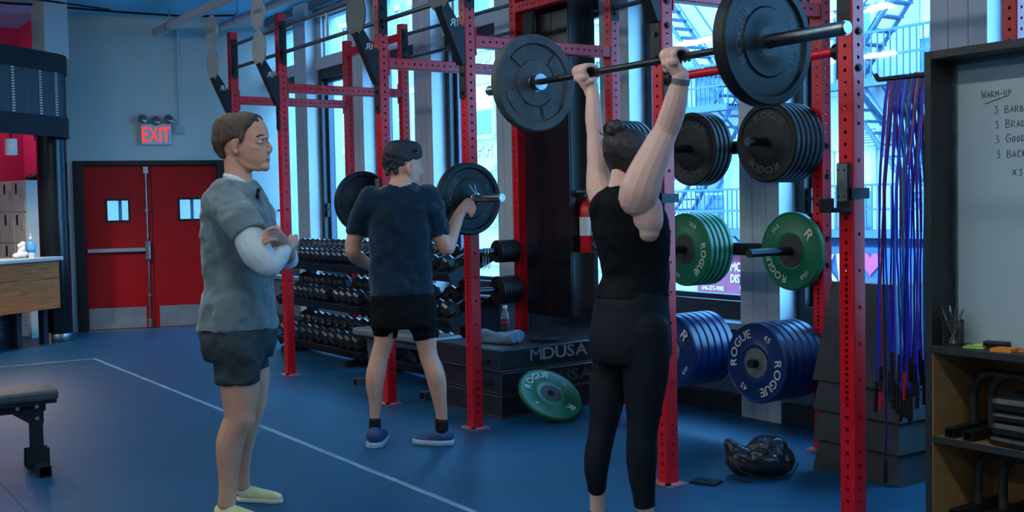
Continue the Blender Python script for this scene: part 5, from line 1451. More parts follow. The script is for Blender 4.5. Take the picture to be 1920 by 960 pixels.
LIFTER_CLIP = {
 'origin': (-5.800, 3.150, 0.0), 'lat': (0.5636, 0.8260, 0.0), 'fw': (-0.8260, 0.5636, 0.0),
 'head_fw': (0.1078, 0.9918, 0.0),
 'shirt': [
  ('loft', [(-0.007, 0.025, 1.574, 0.073, 0.065), (-0.009, 0.022, 1.555, 0.111, 0.085), (-0.014, 0.015, 1.533, 0.154, 0.1), (-0.016, 0.012, 1.501, 0.192, 0.115), (-0.016, 0.012, 1.425, 0.203, 0.125), (-0.013, 0.016, 1.298, 0.198, 0.125), (-0.013, 0.016, 1.171, 0.189, 0.118), (-0.012, 0.018, 1.06, 0.188, 0.115), (-0.013, 0.017, 0.964, 0.192, 0.12), (-0.012, 0.017, 0.91, 0.197, 0.122)]),
  ('sleeve', [(-0.105, -0.118, 1.473, 0.086), (-0.14, -0.152, 1.398, 0.079), (-0.173, -0.165, 1.328, 0.073), (-0.19, -0.173, 1.271, 0.07)]),
  ('sleeve', [(0.077, 0.149, 1.473, 0.086), (0.098, 0.179, 1.396, 0.076), (0.099, 0.198, 1.326, 0.07), (0.105, 0.207, 1.249, 0.067)]),
 ],
 'skin': [
  ('loft', [(-0.007, 0.025, 1.564, 0.082, 0.07), (-0.014, 0.015, 1.52, 0.147, 0.085), (-0.017, 0.011, 1.394, 0.178, 0.1), (-0.013, 0.017, 1.076, 0.167, 0.095), (-0.012, 0.018, 0.821, 0.169, 0.1)]),
  ('limb', [(-0.006, 0.027, 1.646, 0.06), (0.002, 0.021, 1.589, 0.063), (0.009, 0.013, 1.545, 0.076)]),
  ('limb', [(-0.105, -0.118, 1.46, 0.057), (-0.173, -0.165, 1.319, 0.054), (-0.216, -0.193, 1.233, 0.048), (-0.228, -0.192, 1.168, 0.046), (-0.283, -0.131, 1.123, 0.044), (-0.341, -0.038, 1.081, 0.038), (-0.376, 0.017, 1.064, 0.032)]),
  ('limb', [(0.077, 0.149, 1.46, 0.057), (0.095, 0.193, 1.31, 0.054), (0.123, 0.233, 1.214, 0.049), (0.124, 0.253, 1.178, 0.046), (0.115, 0.275, 1.212, 0.046), (0.096, 0.318, 1.291, 0.043), (0.073, 0.372, 1.37, 0.035), (0.067, 0.4, 1.405, 0.033)]),
  ('limb', [(0.067, 0.4, 1.405, 0.033), (0.063, 0.429, 1.43, 0.033)]),
  ('limb', [(0.057, 0.438, 1.45, 0.013), (0.061, 0.462, 1.459, 0.013), (0.08, 0.473, 1.446, 0.012), (0.089, 0.467, 1.423, 0.011)]),
  ('limb', [(0.069, 0.438, 1.433, 0.013), (0.083, 0.459, 1.436, 0.013), (0.102, 0.47, 1.416, 0.012), (0.097, 0.461, 1.394, 0.011)]),
  ('limb', [(0.077, 0.432, 1.414, 0.013), (0.091, 0.453, 1.41, 0.013), (0.107, 0.458, 1.39, 0.011), (0.099, 0.447, 1.374, 0.01)]),
  ('limb', [(0.08, 0.418, 1.401, 0.012), (0.092, 0.437, 1.391, 0.011), (0.099, 0.447, 1.368, 0.01)]),
  ('limb', [(0.045, 0.422, 1.44, 0.013), (0.04, 0.449, 1.463, 0.013), (0.042, 0.47, 1.469, 0.011)]),
  ('limb', [(-0.072, -0.07, 0.759, 0.076), (-0.077, -0.078, 0.631, 0.06), (-0.093, -0.101, 0.542, 0.056), (-0.089, -0.131, 0.443, 0.059), (-0.094, -0.138, 0.372, 0.054), (-0.102, -0.132, 0.281, 0.041), (-0.114, -0.132, 0.189, 0.032), (-0.117, -0.136, 0.118, 0.032)]),
  ('limb', [(0.057, 0.119, 0.754, 0.079), (0.064, 0.13, 0.626, 0.062), (0.072, 0.141, 0.536, 0.056), (0.108, 0.158, 0.442, 0.059), (0.116, 0.17, 0.371, 0.056), (0.114, 0.184, 0.28, 0.044), (0.111, 0.198, 0.191, 0.036), (0.112, 0.199, 0.1, 0.035)]),
  ('lofth', [(-0.007, 0.043, 1.811, 0.03, 0.044), (-0.005, 0.046, 1.789, 0.06, 0.079), (-0.006, 0.044, 1.757, 0.072, 0.101), (-0.007, 0.042, 1.719, 0.076, 0.11), (-0.007, 0.043, 1.691, 0.076, 0.108), (-0.006, 0.044, 1.666, 0.073, 0.103), (-0.003, 0.048, 1.634, 0.068, 0.096), (0.003, 0.057, 1.602, 0.06, 0.081), (0.009, 0.067, 1.576, 0.05, 0.061), (0.014, 0.074, 1.554, 0.04, 0.04), (0.017, 0.078, 1.541, 0.03, 0.022)]),
  ('limb', [(0.02, 0.136, 1.674, 0.009), (0.024, 0.145, 1.652, 0.011), (0.025, 0.151, 1.636, 0.012), (0.021, 0.138, 1.623, 0.013)]),
 ],
 'shorts': [
  ('loft', [(-0.012, 0.018, 0.948, 0.184, 0.11), (-0.01, 0.021, 0.885, 0.193, 0.122), (-0.011, 0.02, 0.789, 0.197, 0.13), (-0.011, 0.02, 0.718, 0.199, 0.13)]),
  ('sleeve', [(-0.064, -0.059, 0.791, 0.095), (-0.073, -0.071, 0.721, 0.082), (-0.077, -0.077, 0.657, 0.07)]),
  ('sleeve', [(0.047, 0.104, 0.787, 0.098), (0.058, 0.121, 0.706, 0.082), (0.065, 0.13, 0.639, 0.073)]),
 ],
 'sock_l': [
  ('limb', [(-0.115, -0.133, 0.157, 0.036), (-0.116, -0.134, 0.099, 0.038)]),
 ],
 'sock_r': [
  ('limb', [(0.11, 0.197, 0.142, 0.04), (0.111, 0.199, 0.091, 0.041)]),
 ],
 'shoe_left': [
  ('limb', [(-0.098, -0.144, 0.071, 0.054), (-0.145, -0.106, 0.055, 0.051), (-0.215, -0.048, 0.039, 0.046), (-0.268, -0.002, 0.024, 0.038)]),
 ],
 'shoe_right': [
  ('limb', [(0.115, 0.222, 0.05, 0.051), (0.093, 0.19, 0.05, 0.051), (0.043, 0.152, 0.031, 0.044), (0.005, 0.114, 0.017, 0.038), (-0.012, 0.098, 0.01, 0.032)]),
 ],
 'ear': [
  ('limb', [(0.082, 0.04, 1.681, 0.011), (0.076, 0.032, 1.668, 0.013), (0.078, 0.034, 1.646, 0.013), (0.081, 0.039, 1.628, 0.01)]),
 ],
 'hair': [
  ('lofth', [(-0.009, 0.041, 1.827, 0.03, 0.04), (-0.007, 0.043, 1.817, 0.055, 0.078), (-0.006, 0.044, 1.798, 0.07, 0.103), (-0.008, 0.042, 1.767, 0.082, 0.118), (-0.011, 0.037, 1.729, 0.087, 0.12), (-0.019, 0.025, 1.694, 0.086, 0.105), (-0.026, 0.015, 1.663, 0.083, 0.083), (-0.028, 0.012, 1.638, 0.078, 0.059), (-0.026, 0.015, 1.616, 0.068, 0.04)]),
  ('limb', [(-0.024, -0.011, 1.8, 0.014)]),
  ('limb', [(-0.095, -0.014, 1.76, 0.02)]),
  ('limb', [(0.025, 0.088, 1.795, 0.015)]),
  ('limb', [(-0.014, -0.031, 1.788, 0.021)]),
  ('limb', [(0.007, 0.113, 1.77, 0.015)]),
  ('limb', [(-0.048, 0.02, 1.799, 0.021)]),
  ('limb', [(0.031, 0.111, 1.776, 0.019)]),
  ('limb', [(0.001, 0.04, 1.818, 0.013)]),
  ('limb', [(0.043, 0.117, 1.743, 0.015)]),
  ('limb', [(0.008, 0.131, 1.759, 0.021)]),
  ('limb', [(-0.011, 0.047, 1.813, 0.017)]),
  ('limb', [(-0.073, -0.002, 1.784, 0.013)]),
  ('limb', [(-0.036, -0.051, 1.746, 0.018)]),
  ('limb', [(-0.054, 0.062, 1.818, 0.015)]),
  ('limb', [(-0.026, 0.033, 1.817, 0.015)]),
  ('limb', [(-0.002, 0.006, 1.798, 0.018)]),
  ('limb', [(0.086, 0.086, 1.767, 0.015)]),
  ('limb', [(0.053, 0.071, 1.784, 0.016)]),
  ('limb', [(0.004, -0.04, 1.779, 0.019)]),
  ('limb', [(0.021, 0.12, 1.751, 0.022)]),
  ('limb', [(-0.106, -0.02, 1.75, 0.02)]),
  ('limb', [(-0.025, 0.031, 1.798, 0.021)]),
  ('limb', [(-0.022, 0.002, 1.806, 0.014)]),
  ('limb', [(0, 0.011, 1.794, 0.013)]),
  ('limb', [(-0.085, -0.024, 1.76, 0.016)]),
  ('limb', [(-0.074, 0.03, 1.811, 0.017)]),
  ('limb', [(0.017, -0.078, 1.747, 0.014)]),
  ('limb', [(0.038, -0.048, 1.735, 0.016)]),
  ('limb', [(0.015, -0.076, 1.627, 0.016)]),
  ('limb', [(0.008, -0.024, 1.703, 0.016)]),
  ('limb', [(0.018, -0.077, 1.702, 0.015)]),
  ('limb', [(-0.01, -0.063, 1.642, 0.016)]),
  ('limb', [(0.002, -0.086, 1.723, 0.014)]),
  ('limb', [(0.013, -0.077, 1.644, 0.013)]),
  ('limb', [(0.015, -0.015, 1.683, 0.015)]),
  ('limb', [(0.02, -0.021, 1.671, 0.017)]),
  ('limb', [(0.024, -0.056, 1.743, 0.018)]),
  ('limb', [(0.036, -0.03, 1.636, 0.017)]),
  ('limb', [(0.015, -0.027, 1.673, 0.016)]),
  ('limb', [(0.028, -0.047, 1.667, 0.018)]),
  ('limb', [(0.017, -0.012, 1.746, 0.019)]),
  ('limb', [(0.007, -0.032, 1.75, 0.013)]),
 ],
}
OVERHEAD_LIFTER = {
 'origin': (-3.560, 3.020, 0.0), 'lat': (1.0000, 0.0000, 0.0), 'fw': (0.0000, 1.0000, 0.0),
 'top': [
  ('loft', [(0, -0.043, 1.502, 0.045, 0.045), (0, -0.042, 1.486, 0.075, 0.069), (0, -0.04, 1.464, 0.105, 0.094), (0, -0.033, 1.437, 0.13, 0.113), (0, -0.016, 1.41, 0.15, 0.13), (0, -0.001, 1.383, 0.165, 0.141), (0, 0.014, 1.316, 0.165, 0.153), (0, 0.03, 1.225, 0.155, 0.145), (0, 0.039, 1.157, 0.145, 0.135), (0, 0.039, 1.112, 0.145, 0.13), (0, 0.028, 1.068, 0.15, 0.142), (0, 0.023, 1.032, 0.155, 0.151)]),
 ],
 'skin': [
  ('loft', [(0, -0.032, 1.491, 0.05, 0.039), (0, -0.031, 1.46, 0.085, 0.074), (0, -0.016, 1.417, 0.12, 0.105), (0, 0.014, 1.316, 0.145, 0.13), (0, 0.039, 1.157, 0.13, 0.122), (0, 0.02, 1.023, 0.14, 0.132)]),
  ('limb', [(-0.08, 0.009, 0.928, 0.058), (-0.1, -0.026, 0.723, 0.058), (-0.1, -0.065, 0.509, 0.045), (-0.1, -0.101, 0.365, 0.038), (-0.11, -0.101, 0.248, 0.036), (-0.12, -0.091, 0.175, 0.033), (-0.13, -0.082, 0.102, 0.034)]),
  ('limb', [(0.08, 0.002, 0.94, 0.058), (0.1, -0.008, 0.743, 0.067), (0.1, -0.02, 0.533, 0.049), (0.1, -0.029, 0.367, 0.045), (0.1, -0.015, 0.197, 0.038), (0.1, -0.011, 0.129, 0.035), (0.1, -0.011, 0.084, 0.036)]),
  ('limb', [(0.13, -0.055, 1.444, 0.081), (0.155, -0.061, 1.487, 0.081), (0.175, -0.046, 1.551, 0.072), (0.19, -0.018, 1.615, 0.065), (0.205, 0.009, 1.679, 0.056), (0.215, 0.024, 1.712, 0.051), (0.245, 0.029, 1.77, 0.051), (0.27, 0.03, 1.828, 0.047), (0.29, 0.03, 1.885, 0.039), (0.3, 0.03, 1.926, 0.034)]),
  ('limb', [(0.125, -0.017, 1.4, 0.076), (0.13, -0.011, 1.343, 0.07), (0.13, -0.011, 1.313, 0.056)]),
  ('limb', [(-0.13, -0.019, 1.448, 0.063), (-0.155, -0.018, 1.494, 0.063), (-0.17, -0.016, 1.545, 0.054), (-0.18, -0.01, 1.603, 0.048), (-0.195, -0.006, 1.666, 0.042), (-0.21, 0.002, 1.727, 0.037), (-0.225, 0.006, 1.797, 0.037), (-0.24, 0.017, 1.861, 0.033), (-0.255, 0.027, 1.916, 0.028), (-0.26, 0.026, 1.949, 0.027)]),
  ('limb', [(0, -0.015, 1.595, 0.045), (0, -0.031, 1.528, 0.047), (0, -0.038, 1.473, 0.058)]),
  ('loft', [(0, 0.016, 1.722, 0.04, 0.047), (0, 0.019, 1.7, 0.066, 0.084), (0, 0.017, 1.669, 0.074, 0.098), (0, 0.017, 1.633, 0.074, 0.099), (0, 0.023, 1.602, 0.07, 0.088), (0, 0.031, 1.575, 0.064, 0.075), (0, 0.05, 1.548, 0.054, 0.049), (0, 0.058, 1.53, 0.042, 0.031), (0, 0.065, 1.517, 0.03, 0.012)]),
  ('limb', [(0, 0.139, 1.616, 0.008), (0, 0.153, 1.598, 0.01), (0, 0.138, 1.587, 0.011)]),
  ('limb', [(0.3, 0.028, 1.915, 0.028), (0.297, 0.025, 1.935, 0.03), (0.291, 0.01, 1.955, 0.029), (0.285, -0.008, 1.972, 0.024)]),
  ('limb', [(0.261, -0.012, 1.978, 0.019), (0.311, -0.012, 1.978, 0.021)]),
  ('limb', [(0.255, -0.012, 1.985, 0.013), (0.248, -0.021, 2.01, 0.011), (0.248, -0.006, 2.027, 0.01), (0.248, 0.027, 2.028, 0.01), (0.248, 0.054, 2.014, 0.01), (0.248, 0.058, 1.988, 0.009)]),
  ('limb', [(0.274, -0.012, 1.985, 0.013), (0.272, -0.021, 2.01, 0.011), (0.272, -0.006, 2.029, 0.01), (0.272, 0.027, 2.03, 0.01), (0.272, 0.054, 2.014, 0.01), (0.272, 0.058, 1.988, 0.009)]),
  ('limb', [(0.294, -0.012, 1.985, 0.013), (0.296, -0.021, 2.01, 0.011), (0.296, -0.006, 2.029, 0.01), (0.296, 0.027, 2.031, 0.01), (0.296, 0.054, 2.014, 0.01), (0.296, 0.058, 1.988, 0.009)]),
  ('limb', [(0.313, -0.012, 1.985, 0.013), (0.32, -0.021, 2.01, 0.011), (0.32, -0.006, 2.027, 0.01), (0.32, 0.027, 2.029, 0.01), (0.32, 0.054, 2.014, 0.01), (0.32, 0.058, 1.988, 0.009)]),
  ('limb', [(0.255, 0, 1.955, 0.016), (0.239, 0.01, 1.962, 0.013), (0.251, 0.038, 1.972, 0.011), (0.273, 0.056, 1.978, 0.01)]),
  ('limb', [(-0.27, 0.028, 1.915, 0.028), (-0.273, 0.025, 1.935, 0.03), (-0.279, 0.01, 1.955, 0.029), (-0.285, -0.008, 1.972, 0.024)]),
  ('limb', [(-0.309, -0.012, 1.978, 0.019), (-0.259, -0.012, 1.978, 0.021)]),
  ('limb', [(-0.315, -0.012, 1.985, 0.013), (-0.323, -0.021, 2.01, 0.011), (-0.323, -0.006, 2.027, 0.01), (-0.323, 0.027, 2.028, 0.01), (-0.323, 0.054, 2.014, 0.01), (-0.323, 0.058, 1.988, 0.009)]),
  ('limb', [(-0.296, -0.012, 1.985, 0.013), (-0.299, -0.021, 2.01, 0.011), (-0.299, -0.006, 2.029, 0.01), (-0.299, 0.027, 2.03, 0.01), (-0.299, 0.054, 2.014, 0.01), (-0.299, 0.058, 1.988, 0.009)]),
  ('limb', [(-0.276, -0.012, 1.985, 0.013), (-0.274, -0.021, 2.01, 0.011), (-0.274, -0.006, 2.029, 0.01), (-0.274, 0.027, 2.031, 0.01), (-0.274, 0.054, 2.014, 0.01), (-0.274, 0.058, 1.988, 0.009)]),
  ('limb', [(-0.257, -0.012, 1.985, 0.013), (-0.25, -0.021, 2.01, 0.011), (-0.25, -0.006, 2.027, 0.01), (-0.25, 0.027, 2.029, 0.01), (-0.25, 0.054, 2.014, 0.01), (-0.25, 0.058, 1.988, 0.009)]),
  ('limb', [(-0.255, 0, 1.955, 0.016), (-0.239, 0.01, 1.962, 0.013), (-0.251, 0.038, 1.972, 0.011), (-0.273, 0.056, 1.978, 0.01)]),
 ],
 'leggings': [
  ('loft', [(0, 0.027, 1.068, 0.14, 0.132), (0, 0.017, 1.023, 0.155, 0.145), (0, 0.013, 0.979, 0.162, 0.148), (0, 0.009, 0.934, 0.168, 0.155), (0, 0.005, 0.866, 0.172, 0.163), (0, 0.004, 0.81, 0.17, 0.164), (0, 0.006, 0.764, 0.16, 0.159)]),
  ('limb', [(-0.08, -0.028, 0.839, 0.085), (-0.08, -0.023, 0.793, 0.081)]),
  ('limb', [(0.08, -0.04, 0.855, 0.09), (0.08, -0.024, 0.809, 0.085)]),
  ('sleeve', [(-0.09, 0.022, 0.88, 0.099), (-0.1, -0.02, 0.722, 0.085), (-0.1, -0.043, 0.61, 0.079), (-0.1, -0.063, 0.509, 0.065), (-0.1, -0.079, 0.442, 0.058), (-0.1, -0.101, 0.365, 0.057), (-0.1, -0.111, 0.297, 0.052), (-0.1, -0.109, 0.24, 0.043), (-0.12, -0.094, 0.206, 0.04)]),
  ('sleeve', [(0.09, 0.001, 0.897, 0.108), (0.1, -0.002, 0.742, 0.099), (0.1, -0.01, 0.632, 0.085), (0.1, -0.017, 0.533, 0.07), (0.1, -0.025, 0.467, 0.064), (0.1, -0.029, 0.378, 0.065), (0.1, -0.028, 0.3, 0.058), (0.1, -0.021, 0.22, 0.048), (0.1, -0.016, 0.164, 0.044)]),
 ],
 'shoe_left': [
  ('limb', [(-0.13, -0.106, 0.079, 0.034), (-0.13, -0.071, 0.072, 0.036), (-0.12, -0.005, 0.056, 0.031), (-0.11, 0.052, 0.039, 0.027)]),
 ],
 'shoe_right': [
  ('limb', [(0.1, -0.041, 0.056, 0.036), (0.1, -0.003, 0.049, 0.038), (0.11, 0.073, 0.03, 0.034), (0.12, 0.139, 0.011, 0.027)]),
 ],
 'hair': [
  ('loft', [(0, -0.01, 1.735, 0.04, 0.05), (0, -0.004, 1.717, 0.065, 0.081), (0, -0.002, 1.691, 0.08, 0.1), (0, -0.001, 1.66, 0.086, 0.106), (0, 0, 1.629, 0.086, 0.101), (0, 0.001, 1.6, 0.082, 0.088), (0, -0.007, 1.573, 0.074, 0.064), (0, -0.015, 1.551, 0.062, 0.04), (0, -0.021, 1.535, 0.045, 0.02)]),
 ],
 'ear': [
  ('limb', [(0.077, 0.021, 1.618, 0.009), (0.077, 0.009, 1.607, 0.01), (0.077, 0.011, 1.59, 0.01), (0.077, 0.02, 1.577, 0.008)]),
 ],
 'bun': [
  ('limb', [(0, -0.067, 1.736, 0.031), (0.01, -0.058, 1.74, 0.034)]),
  ('limb', [(0, -0.033, 1.737, 0.017), (0.02, -0.061, 1.719, 0.016)]),
  ('limb', [(0.007, -0.049, 1.72, 0.017), (0.012, -0.079, 1.716, 0.016)]),
  ('limb', [(-0.012, -0.058, 1.717, 0.017), (-0.004, -0.084, 1.727, 0.016)]),
  ('limb', [(0.015, -0.099, 1.726, 0.017), (-0.018, -0.072, 1.746, 0.016)]),
  ('limb', [(-0.015, -0.075, 1.745, 0.017), (-0.018, -0.052, 1.757, 0.016)]),
  ('limb', [(0.012, -0.077, 1.754, 0.017), (-0.004, -0.039, 1.752, 0.016)]),
  ('limb', [(-0.007, -0.038, 1.753, 0.017), (0.012, -0.043, 1.736, 0.016)]),
 ],
}

def catmull(P, sub):
    out = []
    n = len(P)
    for i in range(n-1):
        p0, p1, p2, p3 = P[max(i-1, 0)], P[i], P[i+1], P[min(i+2, n-1)]
        for k in range(sub):
            t = k/sub
            out.append(tuple(0.5*((2*b)+(-a+c)*t+(2*a-5*b+4*c-d)*t*t+(-a+3*b-3*c+d)*t**3) for a, b, c, d in zip(p0, p1, p2, p3)))
    out.append(tuple(P[-1]))
    return out
def sphere(mb, c, r, n=12):
    prof = [(r*math.sin(PI*k/8), -r*math.cos(PI*k/8)) for k in range(9)]
    mb.lathe(prof, n, 0, T(*c))
def limb(mb, P, n=14, open_end=False):
    if len(P) == 1:
        sphere(mb, P[0][:3], P[0][3], n); return
    Q = catmull(P, 5)
    mb.tube([q[:3] for q in Q], [max(q[3], 0.002) for q in Q], n)
    sphere(mb, P[0][:3], P[0][3]*0.995, n)
    if not open_end:
        sphere(mb, P[-1][:3], P[-1][3]*0.995, n)
def loft(mb, R, lat, fw, n=30, ex=2.25):
    Q = catmull(R, 4)
    lat = Vector(lat); fw = Vector(fw)
    vs_ = []; fs_ = []
    for (x, y, z, a, b) in Q:
        for k in range(n):
            an = 2*PI*k/n
            ca, sa = math.cos(an), math.sin(an)
            ca = math.copysign(abs(ca)**(2/ex), ca); sa = math.copysign(abs(sa)**(2/ex), sa)
            vs_.append(Vector((x, y, z))+lat*a*ca+fw*b*sa)
    for i in range(len(Q)-1):
        for k in range(n):
            fs_.append((i*n+k, i*n+(k+1) % n, (i+1)*n+(k+1) % n, (i+1)*n+k))
    fs_ += [tuple(range(n-1, -1, -1)), tuple(range((len(Q)-1)*n, len(Q)*n))]
    mb.add(vs_, fs_)
FOLD = bpy.data.textures.new('folds', 'CLOUDS'); FOLD.noise_scale = 0.09; FOLD.noise_depth = 2
CREASE = bpy.data.textures.new('creases', 'MARBLE'); CREASE.noise_scale = 0.16; CREASE.turbulence = 9.0; CREASE.noise_depth = 2
FINE = bpy.data.textures.new('fine_folds', 'CLOUDS'); FINE.noise_scale = 0.03; FINE.noise_depth = 3
def body_part(fig, key, name, material, parent, voxel=0.006, smooth=4, fold=0.0, tex=None, floor=False, zscale=None):
    mb = MB()
    for kind, R in fig[key]:
        if kind == 'limb': limb(mb, R)
        elif kind == 'sleeve': limb(mb, R, 20, True)
        elif kind == 'loft': loft(mb, R, fig['lat'], fig['fw'])
        elif kind == 'loftb': loft(mb, R, fig['lat'], fig['fw'], ex=5.0)
        else:
            hf = Vector(fig['head_fw']); loft(mb, R, (hf.y, -hf.x, 0), hf)
    o = mb.build(name, material, parent)
    r_ = o.modifiers.new('r', 'REMESH'); r_.mode = 'VOXEL'; r_.voxel_size = voxel; r_.use_smooth_shade = True
    if smooth:
        s_ = o.modifiers.new('s', 'SMOOTH'); s_.iterations = smooth; s_.factor = 0.5
    if fold:
        if tex is None:
            e_ = o.modifiers.new('e', 'DISPLACE'); e_.texture = CREASE; e_.strength = fold*0.75; e_.mid_level = 0.5; e_.texture_coords = 'LOCAL'
        d_ = o.modifiers.new('d', 'DISPLACE'); d_.texture = tex or FOLD; d_.strength = fold; d_.mid_level = 0.5; d_.texture_coords = 'LOCAL'
    bake(o)
    if floor:
        for v in o.data.vertices: v.co.z = max(v.co.z, 0.006)
    o.data.polygons.foreach_set('use_smooth', [True]*len(o.data.polygons))
    return o
def sole(fig, key, parent, material, h=0.03, grow=1.06):
    """flat sole following the outline of the shoe"""
    R = fig[key][0][1]
    mb = MB()
    for (x, y, z, r) in catmull([tuple(q) for q in R], 4):
        prof = [(0, 0.0), (r*grow*0.96, 0.0), (r*grow, 0.008), (r*grow, h), (0, h)]
        mb.lathe(prof, 16, 0, T(x, y, 0))
    o = mb.build('sole', material, parent)
    r_ = o.modifiers.new('r', 'REMESH'); r_.mode = 'VOXEL'; r_.voxel_size = 0.006; r_.use_smooth_shade = True
    s_ = o.modifiers.new('s', 'SMOOTH'); s_.iterations = 2
    bake(o)
    zm = min(v.co.z for v in o.data.vertices)
    for v in o.data.vertices: v.co.z = max(0.0, v.co.z-zm)
    return o

# ---- trainer in grey shirt, arms folded
tr = thing('person', 'person in a grey t-shirt over white sleeves and dark shorts, arms folded, watching', 'person', TRAINER['origin'])
body_part(TRAINER, 'skin', 'body', M_SKIN2, tr, 0.0038, 3)
M_GREYTEE = mat('washed_grey_cotton', lin(100, 114, 114), 0.9, noise=0.16, scale=7, bump=0.8, bscale=7, bstretch=(1.3, 1.3, 0.5), sheen=0.3)
body_part(TRAINER, 'shirt', 't_shirt', M_GREYTEE, tr, 0.007, 5, 0.02)
body_part(TRAINER, 'undershirt', 'long_sleeve', mat('white_cotton', lin(205, 210, 208), 0.85, noise=0.04, scale=9, bump=0.6, bscale=10), tr, 0.006, 4, 0.010)
body_part(TRAINER, 'shorts', 'shorts', mat('dark_cargo_cotton', lin(36, 48, 52), 0.85, noise=0.3, scale=6, bump=0.8, bscale=9), tr, 0.007, 4, 0.022)
M_HAIRB = mat('brown_hair', lin(80, 57, 40), 0.45, noise=0.45, scale=60, bump=0.9, bscale=90, stretch=(1, 1, 0.25))
body_part(TRAINER, 'hair', 'hair', M_HAIRB, tr, 0.0055, 2, 0.008, FINE)
for k in ('brow_r', 'brow_l'): body_part(TRAINER, k, 'eyebrow', M_HAIRB, tr, 0.002, 1)
body_part(TRAINER, 'lips', 'lips', mat('lip_skin', lin(176, 112, 100), 0.5), tr, 0.003, 2)
body_part(TRAINER, 'ear', 'ear', mat('ear_skin', lin(200, 140, 118), 0.5, sss=0.08), tr, 0.0035, 2)
M_EYE = mat('eye_white', lin(205, 196, 186), 0.25); M_IRIS = mat('iris', lin(50, 44, 40), 0.2)
for kind, R in TRAINER['eye']:
    m = MB(); sphere(m, R[0][:3], R[0][3]*0.94); e_ = m.build('eye', M_EYE, tr, smooth=True)
    fw_ = Vector(TRAINER['fw']); c_ = Vector(R[0][:3])+fw_*R[0][3]*0.72
    m = MB(); sphere(m, tuple(c_), R[0][3]*0.45); m.build('iris', M_IRIS, e_, smooth=True)
M_YELLOW = mat('yellow_shoe_mesh', lin(206, 200, 96), 0.6, col2=lin(216, 214, 190), scale=18, bump=0.3, bscale=120)
for k in ('shoe_near', 'shoe_far'):
    s_ = body_part(TRAINER, k, 'shoe', M_YELLOW, tr, 0.006, 3, floor=True)
    sole(TRAINER, k, s_, mat('pale_sole', lin(205, 205, 190), 0.6), 0.022)
mc = thing('lapel_microphone', 'small black clip microphone on the collar of the grey t-shirt', 'microphone', (TRAINER['origin'][0]+0.148, TRAINER['origin'][1]+0.062, 1.505))
MB().cyl((0, 0, -0.025), (0.006, 0.006, 0.022), 0.009, n=10).build('body', M_BLACKSTEEL, mc, smooth=True); MB().cyl((0.012, 0.004, -0.005), (0.014, 0.005, 0.004), 0.004, n=8).build('light', mat('mic_red', (0.5, 0.02, 0.02), 0.4), mc)

# ---- man in navy at the racked barbell
nv = thing('person', 'person in a navy t-shirt and black shorts, back turned, fixing the barbell clip', 'person', LIFTER_CLIP['origin'])
body_part(LIFTER_CLIP, 'skin', 'body', M_SKIN, nv, 0.0052, 3)
body_part(LIFTER_CLIP, 'shirt', 't_shirt', mat('navy_cotton', lin(16, 38, 54), 0.8, spec=0.12, noise=0.15, scale=6, bump=0.8, bscale=6, bstretch=(1.2, 1.2, 0.5), sheen=0.2), nv, 0.007, 5, 0.02)
body_part(LIFTER_CLIP, 'shorts', 'shorts', mat('black_shorts', (0.004, 0.005, 0.006), 0.8, spec=0.12, noise=0.2, scale=6, bump=0.8, bscale=8), nv, 0.007, 4, 0.016)
M_HAIRK = mat('black_hair', (0.010, 0.0085, 0.008), 0.5, noise=0.4, scale=60, bump=0.9, bscale=70)
body_part(LIFTER_CLIP, 'hair', 'hair', M_HAIRK, nv, 0.006, 2, 0.012, FINE)
body_part(LIFTER_CLIP, 'ear', 'ear', mat('ear_skin2', lin(214, 150, 130), 0.5, sss=0.08), nv, 0.004, 2)
for k in ('sock_l', 'sock_r'): body_part(LIFTER_CLIP, k, 'sock', M_RUBBER, nv, 0.006, 2)
M_NSHOE = mat('blue_shoe_knit', lin(30, 62, 104), 0.6, noise=0.2, scale=30, bump=0.3, bscale=120)
for k in ('shoe_left', 'shoe_right'):
    s_ = body_part(LIFTER_CLIP, k, 'shoe', M_NSHOE, nv, 0.006, 3, floor=True)
    sole(LIFTER_CLIP, k, s_, mat('pale_blue_sole', lin(150, 176, 190), 0.5), 0.032)

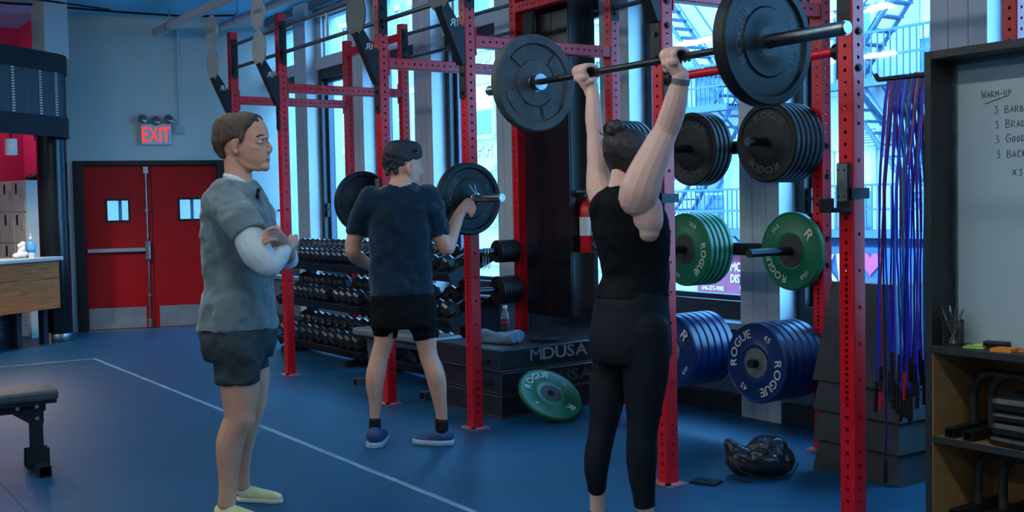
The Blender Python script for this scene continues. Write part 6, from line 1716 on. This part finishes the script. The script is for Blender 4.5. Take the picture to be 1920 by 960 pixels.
# ---- woman pressing the barbell
wm = thing('person', 'person in a black tank top and black leggings pressing a barbell overhead', 'person', OVERHEAD_LIFTER['origin'])
body_part(OVERHEAD_LIFTER, 'skin', 'body', M_SKIN3, wm, 0.0036, 3)
body_part(OVERHEAD_LIFTER, 'top', 'tank_top', mat('black_jersey', (0.005, 0.006, 0.008), 0.8, spec=0.12, noise=0.2, scale=6, bump=0.7, bscale=7, bstretch=(1.2, 1.2, 0.5)), wm, 0.006, 4, 0.012)
body_part(OVERHEAD_LIFTER, 'leggings', 'leggings', mat('black_leggings', (0.009, 0.012, 0.015), 0.6, spec=0.12, noise=0.12, scale=4, bump=0.15, bscale=40), wm, 0.006, 5)
M_HAIRD = mat('dark_brown_hair', lin(48, 38, 34), 0.42, noise=0.5, scale=50, bump=0.9, bscale=80, stretch=(1, 1, 0.35))
body_part(OVERHEAD_LIFTER, 'hair', 'hair', M_HAIRD, wm, 0.0055, 2, 0.010, FINE)
body_part(OVERHEAD_LIFTER, 'bun', 'hair_bun', M_HAIRD, wm, 0.005, 1, 0.012, FINE)
body_part(OVERHEAD_LIFTER, 'ear', 'ear', mat('ear_skin3', lin(224, 160, 145), 0.5, sss=0.08), wm, 0.0035, 2)
# loose strands round the bun and nape
m = MB()
for k in range(26):
    a = random.uniform(0, 2*PI)
    c_ = Vector((random.uniform(-0.02, 0.03), -0.10+random.uniform(-0.03, 0.03), 1.70+random.uniform(-0.03, 0.03)))
    d_ = Vector((random.uniform(-0.4, 0.6), random.uniform(-1, 0.6), random.uniform(-0.9, 0.7))).normalized()
    L_ = random.uniform(0.025, 0.05)
    m.tube([tuple(c_), tuple(c_+d_*L_*0.5+Vector((0, 0, 0.008))), tuple(c_+d_*L_)], [0.0011, 0.0009, 0.0004], 4)
st_ = m.build('loose_strands', M_HAIRD, wm); st_['kind'] = 'stuff'
M_BSHOE = mat('black_shoe_mesh', (0.012, 0.013, 0.015), 0.6, bump=0.3, bscale=120)
for k in ('shoe_left', 'shoe_right'):
    s_ = body_part(OVERHEAD_LIFTER, k, 'shoe', M_BSHOE, wm, 0.006, 3, floor=True)
    sole(OVERHEAD_LIFTER, k, s_, mat('dark_sole', (0.03, 0.03, 0.032), 0.6), 0.026)
# watch and ring
wt = thing('wrist_watch', 'black sports watch on the right wrist of the overhead lifter', 'watch', (-3.264, 3.051, 1.903), (0, 0.24, 0))
MB().lathe([(0.036, -0.012), (0.0385, -0.012), (0.0385, 0.012), (0.036, 0.012), (0.036, -0.012)], 30).build('strap', mat('grey_strap', (0.12, 0.125, 0.13), 0.5), wt, smooth=True)
MB().lathe([(0, -0.004), (0.02, -0.004), (0.022, 0), (0.022, 0.009), (0.019, 0.011), (0, 0.011)], 28, 0, RZ(math.radians(222)) @ T(0.038, 0, 0) @ RY(PI/2)).build('dial', M_RUBBER, wt, smooth=True)
